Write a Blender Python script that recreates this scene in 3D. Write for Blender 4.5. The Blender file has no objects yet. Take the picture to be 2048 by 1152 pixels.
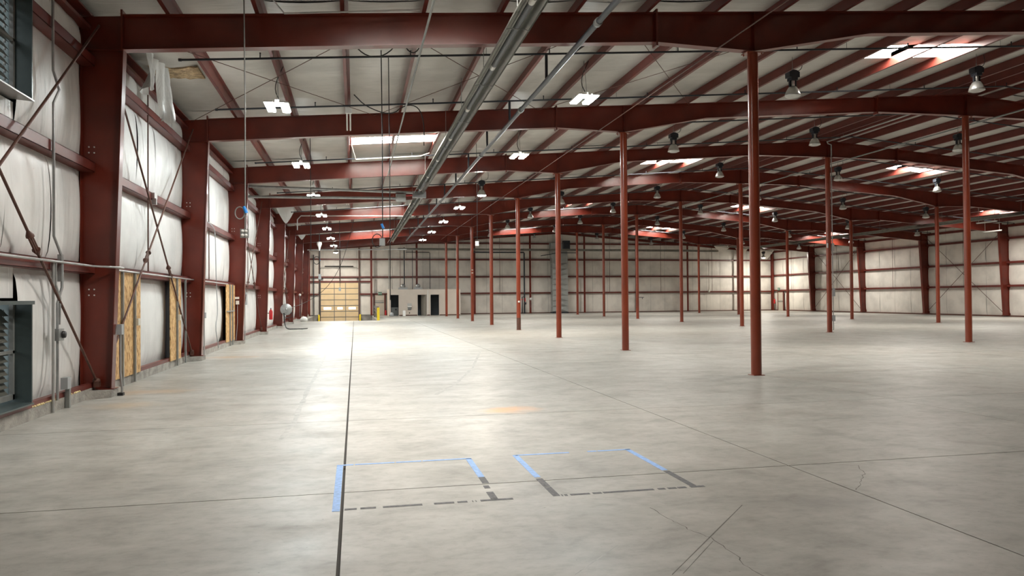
import bpy, math, random
from mathutils import Vector, Matrix
random.seed(11)
scene = bpy.context.scene
COL = scene.collection

# ------------------------------------------------------------------ camera
FPX, YAW, PITCH, ROLL, CAMH = 1480.147, 0.208976, 0.0130447, 0.0080341, 1.65056
Fv = Vector((math.sin(YAW) * math.cos(PITCH), math.cos(YAW) * math.cos(PITCH), math.sin(PITCH)))
R0 = Vector((math.cos(YAW), -math.sin(YAW), 0.0))
U0 = R0.cross(Fv)
Rv = R0 * math.cos(ROLL) - U0 * math.sin(ROLL)
Uv = R0 * math.sin(ROLL) + U0 * math.cos(ROLL)
cd = bpy.data.cameras.new('camera')
cd.sensor_fit = 'HORIZONTAL'
cd.sensor_width = 36.0
cd.lens = FPX * 36.0 / 2048.0
cd.clip_start = 0.05
cd.clip_end = 400
cam = bpy.data.objects.new('camera', cd)
COL.objects.link(cam)
cam.matrix_world = Matrix(((Rv.x, Uv.x, -Fv.x, 0), (Rv.y, Uv.y, -Fv.y, 0), (Rv.z, Uv.z, -Fv.z, CAMH), (0, 0, 0, 1)))
scene.camera = cam

# ------------------------------------------------------------------ world, exposure
w = bpy.data.worlds.new('world')
scene.world = w
w.use_nodes = True
bg = w.node_tree.nodes['Background']
bg.inputs['Color'].default_value = (0.95, 0.98, 1.0, 1)
bg.inputs['Strength'].default_value = 2.2
vs = scene.view_settings
vs.view_transform = 'Standard'
vs.look = 'None'
vs.gamma = 1.0
vs.use_curve_mapping = False
vs.exposure = 0.08
LED_POWER = 215.0        # emission of the LED lenses
SKY_POWER = 84.0         # daylight through the skylight panes
try:
    scene.cycles.max_bounces = 8
    scene.cycles.diffuse_bounces = 5
    scene.cycles.glossy_bounces = 4
    scene.cycles.sample_clamp_indirect = 8.0
    scene.cycles.caustics_reflective = False
    scene.cycles.caustics_refractive = False
    scene.cycles.use_denoising = True
except Exception:
    pass

# ------------------------------------------------------------------ materials
MATS = {}
def mat(name, color, rough=0.5, metal=0.0, spec=0.5, var=0.0, vscale=3.0, vstretch=(1, 1, 1), bump=0.0, bscale=8.0,
        bstretch=(1, 1, 1), emit=None, coat=0.0):
    m = bpy.data.materials.new(name)
    m.use_nodes = True
    nt = m.node_tree
    b = nt.nodes['Principled BSDF']
    b.inputs['Base Color'].default_value = (*color, 1)
    b.inputs['Roughness'].default_value = rough
    b.inputs['Metallic'].default_value = metal
    b.inputs['Specular IOR Level'].default_value = spec
    if coat:
        b.inputs['Coat Weight'].default_value = coat
        b.inputs['Coat Roughness'].default_value = 0.18
    if emit:
        b.inputs['Emission Color'].default_value = (*emit[0], 1)
        b.inputs['Emission Strength'].default_value = emit[1]
    if var or bump:
        geo = nt.nodes.new('ShaderNodeNewGeometry')
    if var:
        mp = nt.nodes.new('ShaderNodeMapping')
        mp.inputs['Scale'].default_value = vstretch
        nt.links.new(geo.outputs['Position'], mp.inputs['Vector'])
        n = nt.nodes.new('ShaderNodeTexNoise')
        n.inputs['Scale'].default_value = vscale
        n.inputs['Detail'].default_value = 5
        nt.links.new(mp.outputs['Vector'], n.inputs['Vector'])
        r = nt.nodes.new('ShaderNodeValToRGB')
        r.color_ramp.elements[0].position = 0.3
        r.color_ramp.elements[1].position = 0.7
        r.color_ramp.elements[0].color = (*[c * (1 - var) for c in color], 1)
        r.color_ramp.elements[1].color = (*[min(1, c * (1 + var)) for c in color], 1)
        nt.links.new(n.outputs['Fac'], r.inputs['Fac'])
        nt.links.new(r.outputs['Color'], b.inputs['Base Color'])
    if bump:
        mp2 = nt.nodes.new('ShaderNodeMapping')
        mp2.inputs['Scale'].default_value = bstretch
        nt.links.new(geo.outputs['Position'], mp2.inputs['Vector'])
        n2 = nt.nodes.new('ShaderNodeTexNoise')
        n2.inputs['Scale'].default_value = bscale
        n2.inputs['Detail'].default_value = 3
        nt.links.new(mp2.outputs['Vector'], n2.inputs['Vector'])
        bp = nt.nodes.new('ShaderNodeBump')
        bp.inputs['Strength'].default_value = bump
        bp.inputs['Distance'].default_value = 0.05
        nt.links.new(n2.outputs['Fac'], bp.inputs['Height'])
        nt.links.new(bp.outputs['Normal'], b.inputs['Normal'])
    MATS[name] = m
    return m

mat('red_paint', (0.136, 0.0205, 0.0112), 0.30, var=0.22, vscale=1.6, bump=0.22, bscale=1.3, coat=0.2, spec=0.4)
mat('red_purlin', (0.128, 0.024, 0.017), 0.42, var=0.2, vscale=2.0)
mat('red_column', (0.205, 0.0335, 0.0115), 0.30, var=0.20, vscale=2.2, vstretch=(1, 1, .35), coat=0.3)
mat('rust_brown', (0.10, 0.042, 0.028), 0.6, var=0.3, vscale=12)
mat('galvanised', (0.36, 0.37, 0.37), 0.38, metal=0.75, var=0.15, vscale=6)
mat('conduit_grey', (0.42, 0.42, 0.41), 0.4, metal=0.5, var=0.1, vscale=6)
mat('strut_grey', (0.25, 0.26, 0.25), 0.5, metal=0.3, var=0.15, vscale=6)
mat('slate_steel', (0.075, 0.10, 0.10), 0.35, metal=0.35, var=0.15, vscale=3)
mat('louver_slat', (0.13, 0.13, 0.11), 0.5, metal=0.3, var=0.2, vscale=6)
mat('black_pipe', (0.018, 0.022, 0.030), 0.4, var=0.2, vscale=6)
mat('black_rubber', (0.012, 0.012, 0.013), 0.5)
mat('white_plastic', (0.75, 0.74, 0.71), 0.4)
mat('cream_plastic', (0.62, 0.60, 0.52), 0.5)
mat('aluminium', (0.55, 0.55, 0.53), 0.33, metal=0.85)
mat('reflector_steel', (0.34, 0.34, 0.31), 0.30, metal=0.8, var=0.15, vscale=4)
mat('heater_tube', (0.075, 0.085, 0.095), 0.4, metal=0.4)
mat('curb_concrete', (0.33, 0.315, 0.285), 0.85, var=0.3, vscale=5, bump=0.3, bscale=25)
mat('pit_concrete', (0.26, 0.25, 0.23), 0.85, var=0.3, vscale=2)
mat('subbase', (0.07, 0.065, 0.06), 0.9)
mat('steel_skin', (0.30, 0.30, 0.29), 0.6)
mat('door_cream', (0.72, 0.55, 0.33), 0.5, var=0.05, vscale=2)
mat('door_rail', (0.20, 0.19, 0.18), 0.5, metal=0.3)
mat('office_paint', (0.66, 0.585, 0.51), 0.7, var=0.04, vscale=1.5)
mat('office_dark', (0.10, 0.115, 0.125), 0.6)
mat('beige_door', (0.50, 0.45, 0.38), 0.5)
mat('yellow_paint', (0.80, 0.60, 0.02), 0.45, var=0.1, vscale=5)
mat('exit_green', (0.015, 0.10, 0.05), 0.5)
mat('white_letters', (0.8, 0.85, 0.8), 0.5)
mat('blue_tape', (0.27, 0.45, 0.80), 0.6, var=0.18, vscale=22)
mat('blue_vinyl_tape', (0.02, 0.26, 0.75), 0.45)
mat('dark_tape', (0.115, 0.115, 0.12), 0.7, var=0.35, vscale=30)
mat('extinguisher_red', (0.50, 0.015, 0.02), 0.3)
mat('duct_metal', (0.36, 0.38, 0.37), 0.4, metal=0.3, var=0.15, vscale=2)
mat('fiberglass', (0.40, 0.29, 0.17), 0.95, var=0.45, vscale=9, bump=0.8, bscale=14)
mat('foam_yellow', (0.78, 0.66, 0.35), 0.9)
mat('gap_shade_black', (0.008, 0.009, 0.014), 0.9)  # flat black that paints the darkness inside the wall gaps
mat('grey_plastic', (0.35, 0.37, 0.38), 0.5)
mat('led_lens', (0.9, 0.9, 0.9), 0.4, emit=((0.94, 1.0, 0.985), LED_POWER))
mat('bulb_lit', (0.9, 0.9, 0.9), 0.4, emit=((1.0, 0.93, 0.82), 1300.0))
mat('skylight_pane', (0.9, 0.9, 0.9), 0.5, emit=((1.0, 0.955, 0.88), SKY_POWER))
mat('door_glass', (0.9, 0.9, 0.9), 0.2, emit=((0.95, 0.97, 1.0), 2.2))
mat('tube_lamp_white', (0.80, 0.80, 0.77), 0.4)

def vinyl(name, base, wr_scale, stretch, strength):
    m = mat(name, base, 0.42, spec=0.45)
    nt = m.node_tree
    b = nt.nodes['Principled BSDF']
    geo = nt.nodes.new('ShaderNodeNewGeometry')
    # broad soiling
    n1 = nt.nodes.new('ShaderNodeTexNoise'); n1.inputs['Scale'].default_value = 0.9; n1.inputs['Detail'].default_value = 6
    nt.links.new(geo.outputs['Position'], n1.inputs['Vector'])
    r1 = nt.nodes.new('ShaderNodeValToRGB')
    r1.color_ramp.elements[0].position = 0.33; r1.color_ramp.elements[0].color = (*[c * 0.80 for c in base], 1)
    r1.color_ramp.elements[1].position = 0.58; r1.color_ramp.elements[1].color = (*base, 1)
    nt.links.new(n1.outputs['Fac'], r1.inputs['Fac'])
    # small tears and scuffs
    n3 = nt.nodes.new('ShaderNodeTexNoise'); n3.inputs['Scale'].default_value = 5.0; n3.inputs['Detail'].default_value = 8
    n3.inputs['Roughness'].default_value = 0.7
    nt.links.new(geo.outputs['Position'], n3.inputs['Vector'])
    r3 = nt.nodes.new('ShaderNodeValToRGB')
    r3.color_ramp.elements[0].position = 0.275; r3.color_ramp.elements[0].color = (0.16, 0.12, 0.08, 1)
    r3.color_ramp.elements[1].position = 0.305; r3.color_ramp.elements[1].color = (1, 1, 1, 1)
    nt.links.new(n3.outputs['Fac'], r3.inputs['Fac'])
    mx = nt.nodes.new('ShaderNodeMix'); mx.data_type = 'RGBA'; mx.blend_type = 'MULTIPLY'
    mx.inputs['Factor'].default_value = 1.0
    nt.links.new(r1.outputs['Color'], mx.inputs['A']); nt.links.new(r3.outputs['Color'], mx.inputs['B'])
    nt.links.new(mx.outputs['Result'], b.inputs['Base Color'])
    mp = nt.nodes.new('ShaderNodeMapping'); mp.inputs['Scale'].default_value = stretch
    nt.links.new(geo.outputs['Position'], mp.inputs['Vector'])
    n2 = nt.nodes.new('ShaderNodeTexNoise'); n2.inputs['Scale'].default_value = wr_scale; n2.inputs['Detail'].default_value = 4
    n2.inputs['Distortion'].default_value = 0.6
    nt.links.new(mp.outputs['Vector'], n2.inputs['Vector'])
    bp = nt.nodes.new('ShaderNodeBump'); bp.inputs['Strength'].default_value = strength; bp.inputs['Distance'].default_value = 0.06
    nt.links.new(n2.outputs['Fac'], bp.inputs['Height'])
    nt.links.new(bp.outputs['Normal'], b.inputs['Normal'])
    return m
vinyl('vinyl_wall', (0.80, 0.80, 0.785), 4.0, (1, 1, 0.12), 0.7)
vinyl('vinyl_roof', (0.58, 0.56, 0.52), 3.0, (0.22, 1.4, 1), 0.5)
vinyl('vinyl_far', (0.80, 0.765, 0.70), 3.0, (1, 1, 0.2), 0.4)

def osb():
    m = mat('osb', (0.55, 0.33, 0.13), 0.8)
    nt = m.node_tree; b = nt.nodes['Principled BSDF']
    geo = nt.nodes.new('ShaderNodeNewGeometry')
    mp = nt.nodes.new('ShaderNodeMapping'); mp.inputs['Scale'].default_value = (1, 1.5, 0.55); mp.inputs['Rotation'].default_value = (0.3, 0, 0)
    nt.links.new(geo.outputs['Position'], mp.inputs['Vector'])
    v = nt.nodes.new('ShaderNodeTexVoronoi'); v.inputs['Scale'].default_value = 22.0
    nt.links.new(mp.outputs['Vector'], v.inputs['Vector'])
    sep = nt.nodes.new('ShaderNodeSeparateColor')
    nt.links.new(v.outputs['Color'], sep.inputs['Color'])
    r = nt.nodes.new('ShaderNodeValToRGB')
    cr = r.color_ramp
    cr.elements[0].position = 0.0; cr.elements[0].color = (0.30, 0.15, 0.05, 1)
    cr.elements[1].position = 1.0; cr.elements[1].color = (0.74, 0.50, 0.24, 1)
    e = cr.elements.new(0.4); e.color = (0.56, 0.33, 0.13, 1)
    nt.links.new(sep.outputs[0], r.inputs['Fac'])
    nt.links.new(r.outputs['Color'], b.inputs['Base Color'])
osb()

def concrete():
    m = mat('concrete_floor', (0.5, 0.48, 0.44), 0.35, spec=0.33)
    nt = m.node_tree; b = nt.nodes['Principled BSDF']
    geo = nt.nodes.new('ShaderNodeNewGeometry')
    pos = geo.outputs['Position']
    def noise(scale, detail, stretch=(1, 1, 1), rough=0.55, dist=0.0):
        mp = nt.nodes.new('ShaderNodeMapping'); mp.inputs['Scale'].default_value = stretch
        nt.links.new(pos, mp.inputs['Vector'])
        n = nt.nodes.new('ShaderNodeTexNoise'); n.inputs['Scale'].default_value = scale; n.inputs['Detail'].default_value = detail
        n.inputs['Roughness'].default_value = rough; n.inputs['Distortion'].default_value = dist
        nt.links.new(mp.outputs['Vector'], n.inputs['Vector'])
        return n.outputs['Fac']
    def ramp(fac, stops):
        r = nt.nodes.new('ShaderNodeValToRGB'); cr = r.color_ramp
        cr.elements[0].position, cr.elements[0].color = stops[0][0], (*stops[0][1], 1)
        cr.elements[1].position, cr.elements[1].color = stops[-1][0], (*stops[-1][1], 1)
        for p, c in stops[1:-1]:
            e = cr.elements.new(p); e.color = (*c, 1)
        nt.links.new(fac, r.inputs['Fac'])
        return r.outputs['Color']
    def mul(a, bb, fac=1.0, mode='MULTIPLY'):
        mx = nt.nodes.new('ShaderNodeMix'); mx.data_type = 'RGBA'; mx.blend_type = mode
        if isinstance(fac, float): mx.inputs['Factor'].default_value = fac
        else: nt.links.new(fac, mx.inputs['Factor'])
        nt.links.new(a, mx.inputs['A'])
        if isinstance(bb, tuple): mx.inputs['B'].default_value = (*bb, 1)
        else: nt.links.new(bb, mx.inputs['B'])
        return mx.outputs['Result']
    c = ramp(noise(0.28, 5), [(0.3, (0.318, 0.312, 0.286)), (0.5, (0.370, 0.365, 0.339)), (0.7, (0.415, 0.413, 0.390))])
    c = mul(c, ramp(noise(1.9, 7, (0.8, 1.1, 1), 0.66, 0.4), [(0.30, (0.74, 0.74, 0.725)), (0.46, (0.97, 0.97, 0.96)), (0.68, (1.16, 1.16, 1.16))]))
    c = mul(c, ramp(noise(9.0, 6, (0.8, 1.1, 1), 0.65), [(0.28, (0.80, 0.80, 0.785)), (0.5, (1.0, 1.0, 1.0)), (0.7, (1.07, 1.07, 1.07))]))
    c = mul(c, ramp(noise(30.0, 3), [(0.24, (0.42, 0.41, 0.39)), (0.30, (1, 1, 1))]))
    oi = nt.nodes.new('ShaderNodeObjectInfo')
    c = mul(c, ramp(oi.outputs['Random'], [(0.0, (0.95, 0.955, 0.95)), (1.0, (1.02, 1.0, 0.985))]))
    # stains with a shape of their own: (x, y, rx, ry, colour, strength)
    stains = [(2.2, 10.7, 0.60, 0.42, (0.60, 0.33, 0.14), 0.85), (-3.55, 22.6, 1.0, 0.55, (0.48, 0.30, 0.16), 0.55),
              (-3.6, 14.5, 1.1, 0.5, (0.50, 0.34, 0.20), 0.5), (-3.6, 12.7, 0.7, 0.5, (0.50, 0.36, 0.2), 0.4),
              (3.6, 5.25, 0.55, 0.3, (0.22, 0.215, 0.2), 0.55), (2.15, 5.35, 0.4, 0.28, (0.32, 0.32, 0.28), 0.4),
              (12.5, 24.0, 2.6, 0.7, (0.24, 0.22, 0.2), 0.45), (17.0, 31.0, 4.0, 0.8, (0.27, 0.25, 0.22), 0.4),
              (6.0, 41.0, 3.0, 1.6, (0.25, 0.235, 0.21), 0.45), (24.0, 44.0, 5.0, 1.2, (0.28, 0.26, 0.23), 0.35),
              (11.0, 15.3, 1.6, 0.35, (0.25, 0.24, 0.22), 0.45), (14.5, 15.0, 1.5, 0.9, (0.30, 0.28, 0.25), 0.4)]
    edge = noise(2.6, 5, (1, 1, 1), 0.65)
    for (sx, sy, rx, ry, colr, st) in stains:
        vm = nt.nodes.new('ShaderNodeVectorMath'); vm.operation = 'SUBTRACT'; vm.inputs[1].default_value = (sx, sy, 0)
        nt.links.new(pos, vm.inputs[0])
        vm2 = nt.nodes.new('ShaderNodeVectorMath'); vm2.operation = 'MULTIPLY'; vm2.inputs[1].default_value = (1 / rx, 1 / ry, 0)
        nt.links.new(vm.outputs[0], vm2.inputs[0])
        ln = nt.nodes.new('ShaderNodeVectorMath'); ln.operation = 'LENGTH'
        nt.links.new(vm2.outputs[0], ln.inputs[0])
        ad = nt.nodes.new('ShaderNodeMath'); ad.operation = 'MULTIPLY_ADD'; ad.inputs[1].default_value = 1.6; 
        nt.links.new(edge, ad.inputs[0]); nt.links.new(ln.outputs['Value'], ad.inputs[2])
        mr = nt.nodes.new('ShaderNodeMapRange'); mr.inputs['From Min'].default_value = 1.0; mr.inputs['From Max'].default_value = 1.75
        mr.inputs['To Min'].default_value = st; mr.inputs['To Max'].default_value = 0.0
        nt.links.new(ad.outputs[0], mr.inputs['Value'])
        c = mul(c, colr, mr.outputs['Result'], 'MIX')
    nt.links.new(c, b.inputs['Base Color'])
    rr = nt.nodes.new('ShaderNodeMapRange')
    nt.links.new(noise(1.4, 6, (0.8, 1.2, 1), 0.65), rr.inputs['Value'])
    rr.inputs['From Min'].default_value = 0.3; rr.inputs['From Max'].default_value = 0.7
    rr.inputs['To Min'].default_value = 0.33; rr.inputs['To Max'].default_value = 0.52
    nt.links.new(rr.outputs['Result'], b.inputs['Roughness'])
    bp = nt.nodes.new('ShaderNodeBump'); bp.inputs['Strength'].default_value = 0.12; bp.inputs['Distance'].default_value = 0.02
    nt.links.new(noise(2.6, 5, (0.9, 1.1, 1)), bp.inputs['Height'])
    nt.links.new(bp.outputs['Normal'], b.inputs['Normal'])
concrete()

# ------------------------------------------------------------------ mesh helpers
class MB:
    def __init__(s):
        s.v, s.f, s.sm = [], [], []
    def add(s, vs_, fs, smooth=False):
        n = len(s.v)
        s.v += [tuple(p) for p in vs_]
        s.f += [tuple(i + n for i in q) for q in fs]
        s.sm += [smooth] * len(fs)
        return s
    def box(s, x0, x1, y0, y1, z0, z1):
        vs_ = [(x, y, z) for z in (z0, z1) for y in (y0, y1) for x in (x0, x1)]
        return s.add(vs_, [(0, 2, 3, 1), (4, 5, 7, 6), (0, 1, 5, 4), (2, 6, 7, 3), (0, 4, 6, 2), (1, 3, 7, 5)])
    def obox(s, p, q, wv, hv):
        """bar from p to q with half-extent vectors wv, hv"""
        p, q, wv, hv = map(Vector, (p, q, wv, hv))
        vs_ = []
        for c in (p, q):
            vs_ += [c - wv - hv, c + wv - hv, c + wv + hv, c - wv + hv]
        return s.add(vs_, [(3, 2, 1, 0), (4, 5, 6, 7), (0, 1, 5, 4), (1, 2, 6, 5), (2, 3, 7, 6), (3, 0, 4, 7)])
    def prism(s, poly, axis, a, b):
        """poly of 2D points extruded along axis between a and b; axis y: (x,z), x: (y,z), z: (x,y)"""
        def P(u, v, t):
            return {'y': (u, t, v), 'x': (t, u, v), 'z': (u, v, t)}[axis]
        n = len(poly)
        vs_ = [P(u, v, a) for u, v in poly] + [P(u, v, b) for u, v in poly]
        fs = [tuple(range(n)), tuple(range(2 * n - 1, n - 1, -1))]
        fs += [(i, i + n, (i + 1) % n + n, (i + 1) % n) for i in range(n)]
        return s.add(vs_, fs)
    def tube(s, pts, r, n=8, cap=True):
        pts = [Vector(p) for p in pts]
        rings, prev = [], None
        for i, p in enumerate(pts):
            d = (pts[min(i + 1, len(pts) - 1)] - pts[max(i - 1, 0)]).normalized()
            if prev is None:
                u = d.cross(Vector((0, 0, 1)) if abs(d.z) < 0.9 else Vector((1, 0, 0))).normalized()
            else:
                u = (prev - d * prev.dot(d)).normalized()
            prev = u
            v = d.cross(u)
            rr = r[i] if isinstance(r, (list, tuple)) else r
            rings.append([p + (u * math.cos(2 * math.pi * k / n) + v * math.sin(2 * math.pi * k / n)) * rr for k in range(n)])
        vs_ = [q for ring in rings for q in ring]
        fs = []
        for i in range(len(pts) - 1):
            for k in range(n):
                fs.append((i * n + k, i * n + (k + 1) % n, (i + 1) * n + (k + 1) % n, (i + 1) * n + k))
        s.add(vs_, fs, True)
        if cap:
            L = len(pts) - 1
            s.add(rings[0], [tuple(range(n - 1, -1, -1))])
            s.add(rings[L], [tuple(range(n))])
        return s
    def lathe(s, prof, c, n=20, axis='z', closed=False):
        cx, cy, cz = c
        vs_, fs = [], []
        for (r, h) in prof:
            for k in range(n):
                a = 2 * math.pi * k / n
                u, v = r * math.cos(a), r * math.sin(a)
                vs_.append({'z': (cx + u, cy + v, cz + h), 'x': (cx + h, cy + u, cz + v), 'y': (cx + u, cy + h, cz + v)}[axis])
        for i in range(len(prof) - 1):
            for k in range(n):
                fs.append((i * n + k, i * n + (k + 1) % n, (i + 1) * n + (k + 1) % n, (i + 1) * n + k))
        return s.add(vs_, fs, True)
    def mesh(s, name):
        m = bpy.data.meshes.new(name)
        m.from_pydata(s.v, [], s.f)
        m.polygons.foreach_set('use_smooth', s.sm)
        m.update()
        return m
    def build(s, name, material, parent=None, **kw):
        return mkobj(name, s.mesh(name), material, parent, **kw)

def mkobj(name, mesh, material=None, parent=None, loc=None, label=None, cat=None, group=None, kind=None, rot=None):
    o = bpy.data.objects.new(name, mesh)
    COL.objects.link(o)
    if mesh is not None and material is not None and len(mesh.materials) == 0:
        mesh.materials.append(MATS[material])
    if loc is not None: o.location = loc
    if rot is not None: o.rotation_euler = rot
    if parent is not None: o.parent = parent
    if label: o['label'] = label
    if cat: o['category'] = cat
    if group: o['group'] = group
    if kind: o['kind'] = kind
    return o

def thing(name, label, cat, loc=(0, 0, 0), rot=None, group=None):
    return mkobj(name, None, None, None, loc, label, cat, group, None, rot)

def B(): return MB()
ORD = ['nearest', 'second', 'third', 'fourth', 'fifth', 'sixth', 'seventh', 'eighth', 'ninth', 'tenth']

# ------------------------------------------------------------------ layout
S = 7.62
Y0 = 14.0338
XL, XR = -4.62, 45.88            # insulation planes of the side walls
XRIDGE = 20.63
ROWS = (8.16, 20.63, 33.09)
YF, YB = 74.95, -8.83            # far wall, wall behind the viewer
PD = 0.28                         # purlin depth
def fy(k): return Y0 + S * k
def mir(x): return 2 * XRIDGE - x
def zt(x):                        # top of the roof beams
    x = x if x < XRIDGE else mir(x)
    return 6.64 + 0.0766 * (x + 3.92)

# ------------------------------------------------------------------ floor
PX0, PX1, PY0 = -3.95, 1.62, 57.2  # dock pit
fb = B()
fb.box(-5.0, 46.3, YB - .3, PY0 - .01, -0.4, -0.035)
fb.box(PX1 + .01, 46.3, PY0 - .01, YF + .3, -0.4, -0.035)
fb.box(-5.0, PX0 - .01, PY0 - .01, YF + .3, -0.4, -0.035)
floor = fb.build('floor', 'subbase', kind='structure')
floor['label'] = 'polished grey concrete warehouse floor cut into large slabs by joints'
xs = [-4.9] + [-0.11 + 4.215 * i for i in range(11)] + [46.2]
ys = [YB - .2] + [Y0 - 3.81 * i + .08 for i in range(5, -1, -1)] + [Y0 + .08 + 3.81 * i for i in range(1, 16)] + [YF + .2]
def gapx(i): return 0.012 if i == 1 else (0.007 if i == 2 else 0.0045)
def gapy(j): return 0.007 if ys[j] < 8 else (0.0055 if ys[j] < 22 else 0.004)
for i in range(len(xs) - 1):
    for j in range(len(ys) - 1):
        x0, x1 = xs[i] + (gapx(i)), xs[i + 1] - gapx(i + 1)
        y0, y1 = ys[j] + gapy(j), ys[j + 1] - gapy(j + 1)
        m = B()
        if x0 < PX1 and x1 > PX0 and y1 > PY0:
            if y0 < PY0: m.box(x0, x1, y0, PY0, -0.034, 0)
            ya = max(y0, PY0)
            if x1 > PX1: m.box(max(x0, PX1), x1, ya, y1, -0.034, 0)
            if x0 < PX0: m.box(x0, min(x1, PX0), ya, y1, -0.034, 0)
            if not m.v: continue
        else:
            m.box(x0, x1, y0, y1, -0.034, 0)
        m.build('slab', 'concrete_floor', floor)
m = B(); m.box(PX0 - .2, PX1 + .2, PY0 - .2, YF + .2, -1.45, -1.25); m.build('pit_floor', 'pit_concrete', floor)
m = B(); m.box(PX0 - .2, PX0, PY0 - .2, YF + .2, -1.25, -0.034); m.box(PX1, PX1 + .2, PY0 - .2, YF + .2, -1.25, -0.034)
m.box(PX0, PX1, PY0 - .2, PY0, -1.25, -0.034); m.build('pit_wall', 'pit_concrete', floor)

# ------------------------------------------------------------------ puffed insulation panels
def panel_mesh(name, wd, ht, nu, nv, depth, seed, endl=False, endr=False, sag=False):
    rnd = random.Random(seed)
    ph = [rnd.uniform(0, 6.28) for _ in range(6)]
    am = [rnd.uniform(0.3, 1) for _ in range(6)]
    vs_, fs = [], []
    for j in range(nv + 1):
        v = j / nv
        for i in range(nu + 1):
            u = i / nu
            bv = max(0.0, math.sin(math.pi * v)) ** 0.45
            bu = 0.86 + 0.14 * max(0.0, math.sin(math.pi * u)) ** 0.4
            if endl: bu *= min(1.0, (u / 0.28 + 0.0)) ** 0.5 if u < 0.28 else 1
            if endr: bu *= min(1.0, ((1 - u) / 0.28)) ** 0.5 if u > 0.72 else 1
            wr = 0.012 * am[0] * math.sin(9 * u + ph[0] + 1.2 * v) + 0.010 * am[1] * math.sin(17 * u + ph[1] - 2 * v) + 0.008 * am[2] * math.sin(5 * v + ph[2] + 3 * u)
            d = depth * bu * bv + wr * bv * (0.5 if sag else 1.0)
            vs_.append((u * wd, d, v * ht))
    for j in range(nv):
        for i in range(nu):
            a = j * (nu + 1) + i
            fs.append((a, a + 1, a + nu + 2, a + nu + 1))
    return MB().add(vs_, fs, True).mesh(name)

# ------------------------------------------------------------------ left wall
GZ = [2.12, 3.88, 5.72]            # underside of the girts
GH = 0.17
ROWZ = [(0.20, 2.16), (2.24, 3.92), (4.00, 5.76), (5.84, 6.40)]
LV = (9.85, 11.33)                 # louvre opening along the wall
sk = B()
sk.box(-5.0, -4.80, YB - .2, LV[0], 0, 7.0)
sk.box(-5.0, -4.80, LV[1], YF + .2, 0, 7.0)
for z0, z1 in ((0, .30), (1.62, 4.48), (5.98, 7.0)): sk.box(-5.0, -4.80, LV[0], LV[1], z0, z1)
wall_left = sk.build('wall_left', 'steel_skin', kind='structure')
pcache = {}
def left_panel(ya, yb, row, seed, endl, endr):
    key = (round(yb - ya, 2), row, seed % 3, endl, endr)
    z0, z1 = ROWZ[row]
    if key not in pcache:
        # mesh runs along +Y with the bulge towards +X
        me = panel_mesh('insulation_panel', yb - ya, z1 - z0, 10, 10, 0.12, hash(key) % 9999, endl, endr)
        me.transform(Matrix(((0, 1, 0, 0), (1, 0, 0, 0), (0, 0, 1, 0), (0, 0, 0, 1))))
        me.flip_normals()
        pcache[key] = me
    return mkobj('insulation_panel', pcache[key], 'vinyl_wall', wall_left, (XL - 0.02, ya, z0))
for k in range(-3, 8):
    ya, yb = fy(k) + .05, fy(k + 1) - .05
    n = 5
    for row in range(4):
        if row == 0 and k == 0:
            for (a, b, el, er) in ((14.1, 16.9, 0, 0), (16.9, 19.85, 0, 1), (20.75, 21.6, 0, 1)):
                left_panel(a, b, row, 1, bool(el), bool(er))
            continue
        if row == 0 and k == 1:
            for (a, b, el, er) in ((21.7, 24.6, 1, 0), (24.6, 28.15, 0, 1)):
                left_panel(a, b, row, 2, bool(el), bool(er))
            continue
        for i in range(n):
            a, b = ya + (yb - ya) * i / n, ya + (yb - ya) * (i + 1) / n
            if k == -1 and row in (0, 2):
                # leave the louvre openings free
                if i == 2: b = 9.80
                if i == 3: a = 11.37; b = fy(0) - .05 - 1.3
                if i == 4: a = fy(0) - .05 - 1.3
                if i == 3 and b - a < .2: continue
            left_panel(a, b, row, i + k, i == 0, i == n - 1)
# strips of insulation above and below the louvres in the two louvre rows
m = B(); m.box(-4.72, -4.60, 9.80, 11.37, 0.18, 0.24); m.box(-4.72, -4.60, 9.80, 11.37, 1.70, 2.14)
m.box(-4.72, -4.60, 9.80, 11.37, 4.02, 4.40); m.build('insulation_strip', 'vinyl_wall', wall_left)
for k in range(-3, 8):
    for z in GZ:
        m = B()
        x0, x1 = XL - .02, -4.40
        a, b = fy(k) + .012, fy(k + 1) - .012
        if z == GZ[2] and k == -1:
            segs = [(a, 9.80), (11.37, b)]
        else:
            segs = [(a, b)]
        for (a, b) in segs:
            m.box(x0, x1, a, b, z + GH - .008, z + GH)            # top flange
            m.box(x1 - .008, x1, a, b, z, z + GH)                 # web towards the room
            m.box(x0, x1, a, b, z, z + .008)
            m.box(x0, x0 + .008, a, b, z + GH - .03, z + GH)
        m.build('girt', 'red_purlin', wall_left)
    m = B(); a, b = fy(k) + .012, fy(k + 1) - .012
    m.prism([(-4.66, 6.36), (-4.46, 6.36), (-4.46, 6.42), (-4.63, 6.42), (-4.63, 6.60), (-4.44, 6.60), (-4.44, 6.63), (-4.66, 6.63)], 'y', a, b)
    m.build('eave_strut', 'red_purlin', wall_left)
# sag rods between girts
for k, yy in ((-1, 10.15), (0, 17.5), (1, 24.4), (2, 32.9), (3, 40.6)):
    z0 = 2.2 if k != -1 else 1.72
    m = B().tube([(-4.43, yy, z0), (-4.43, yy, 6.4 if k >= 0 else 2.1)], .016, 6)
    m.build('sag_rod', 'rust_brown', wall_left)
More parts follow.
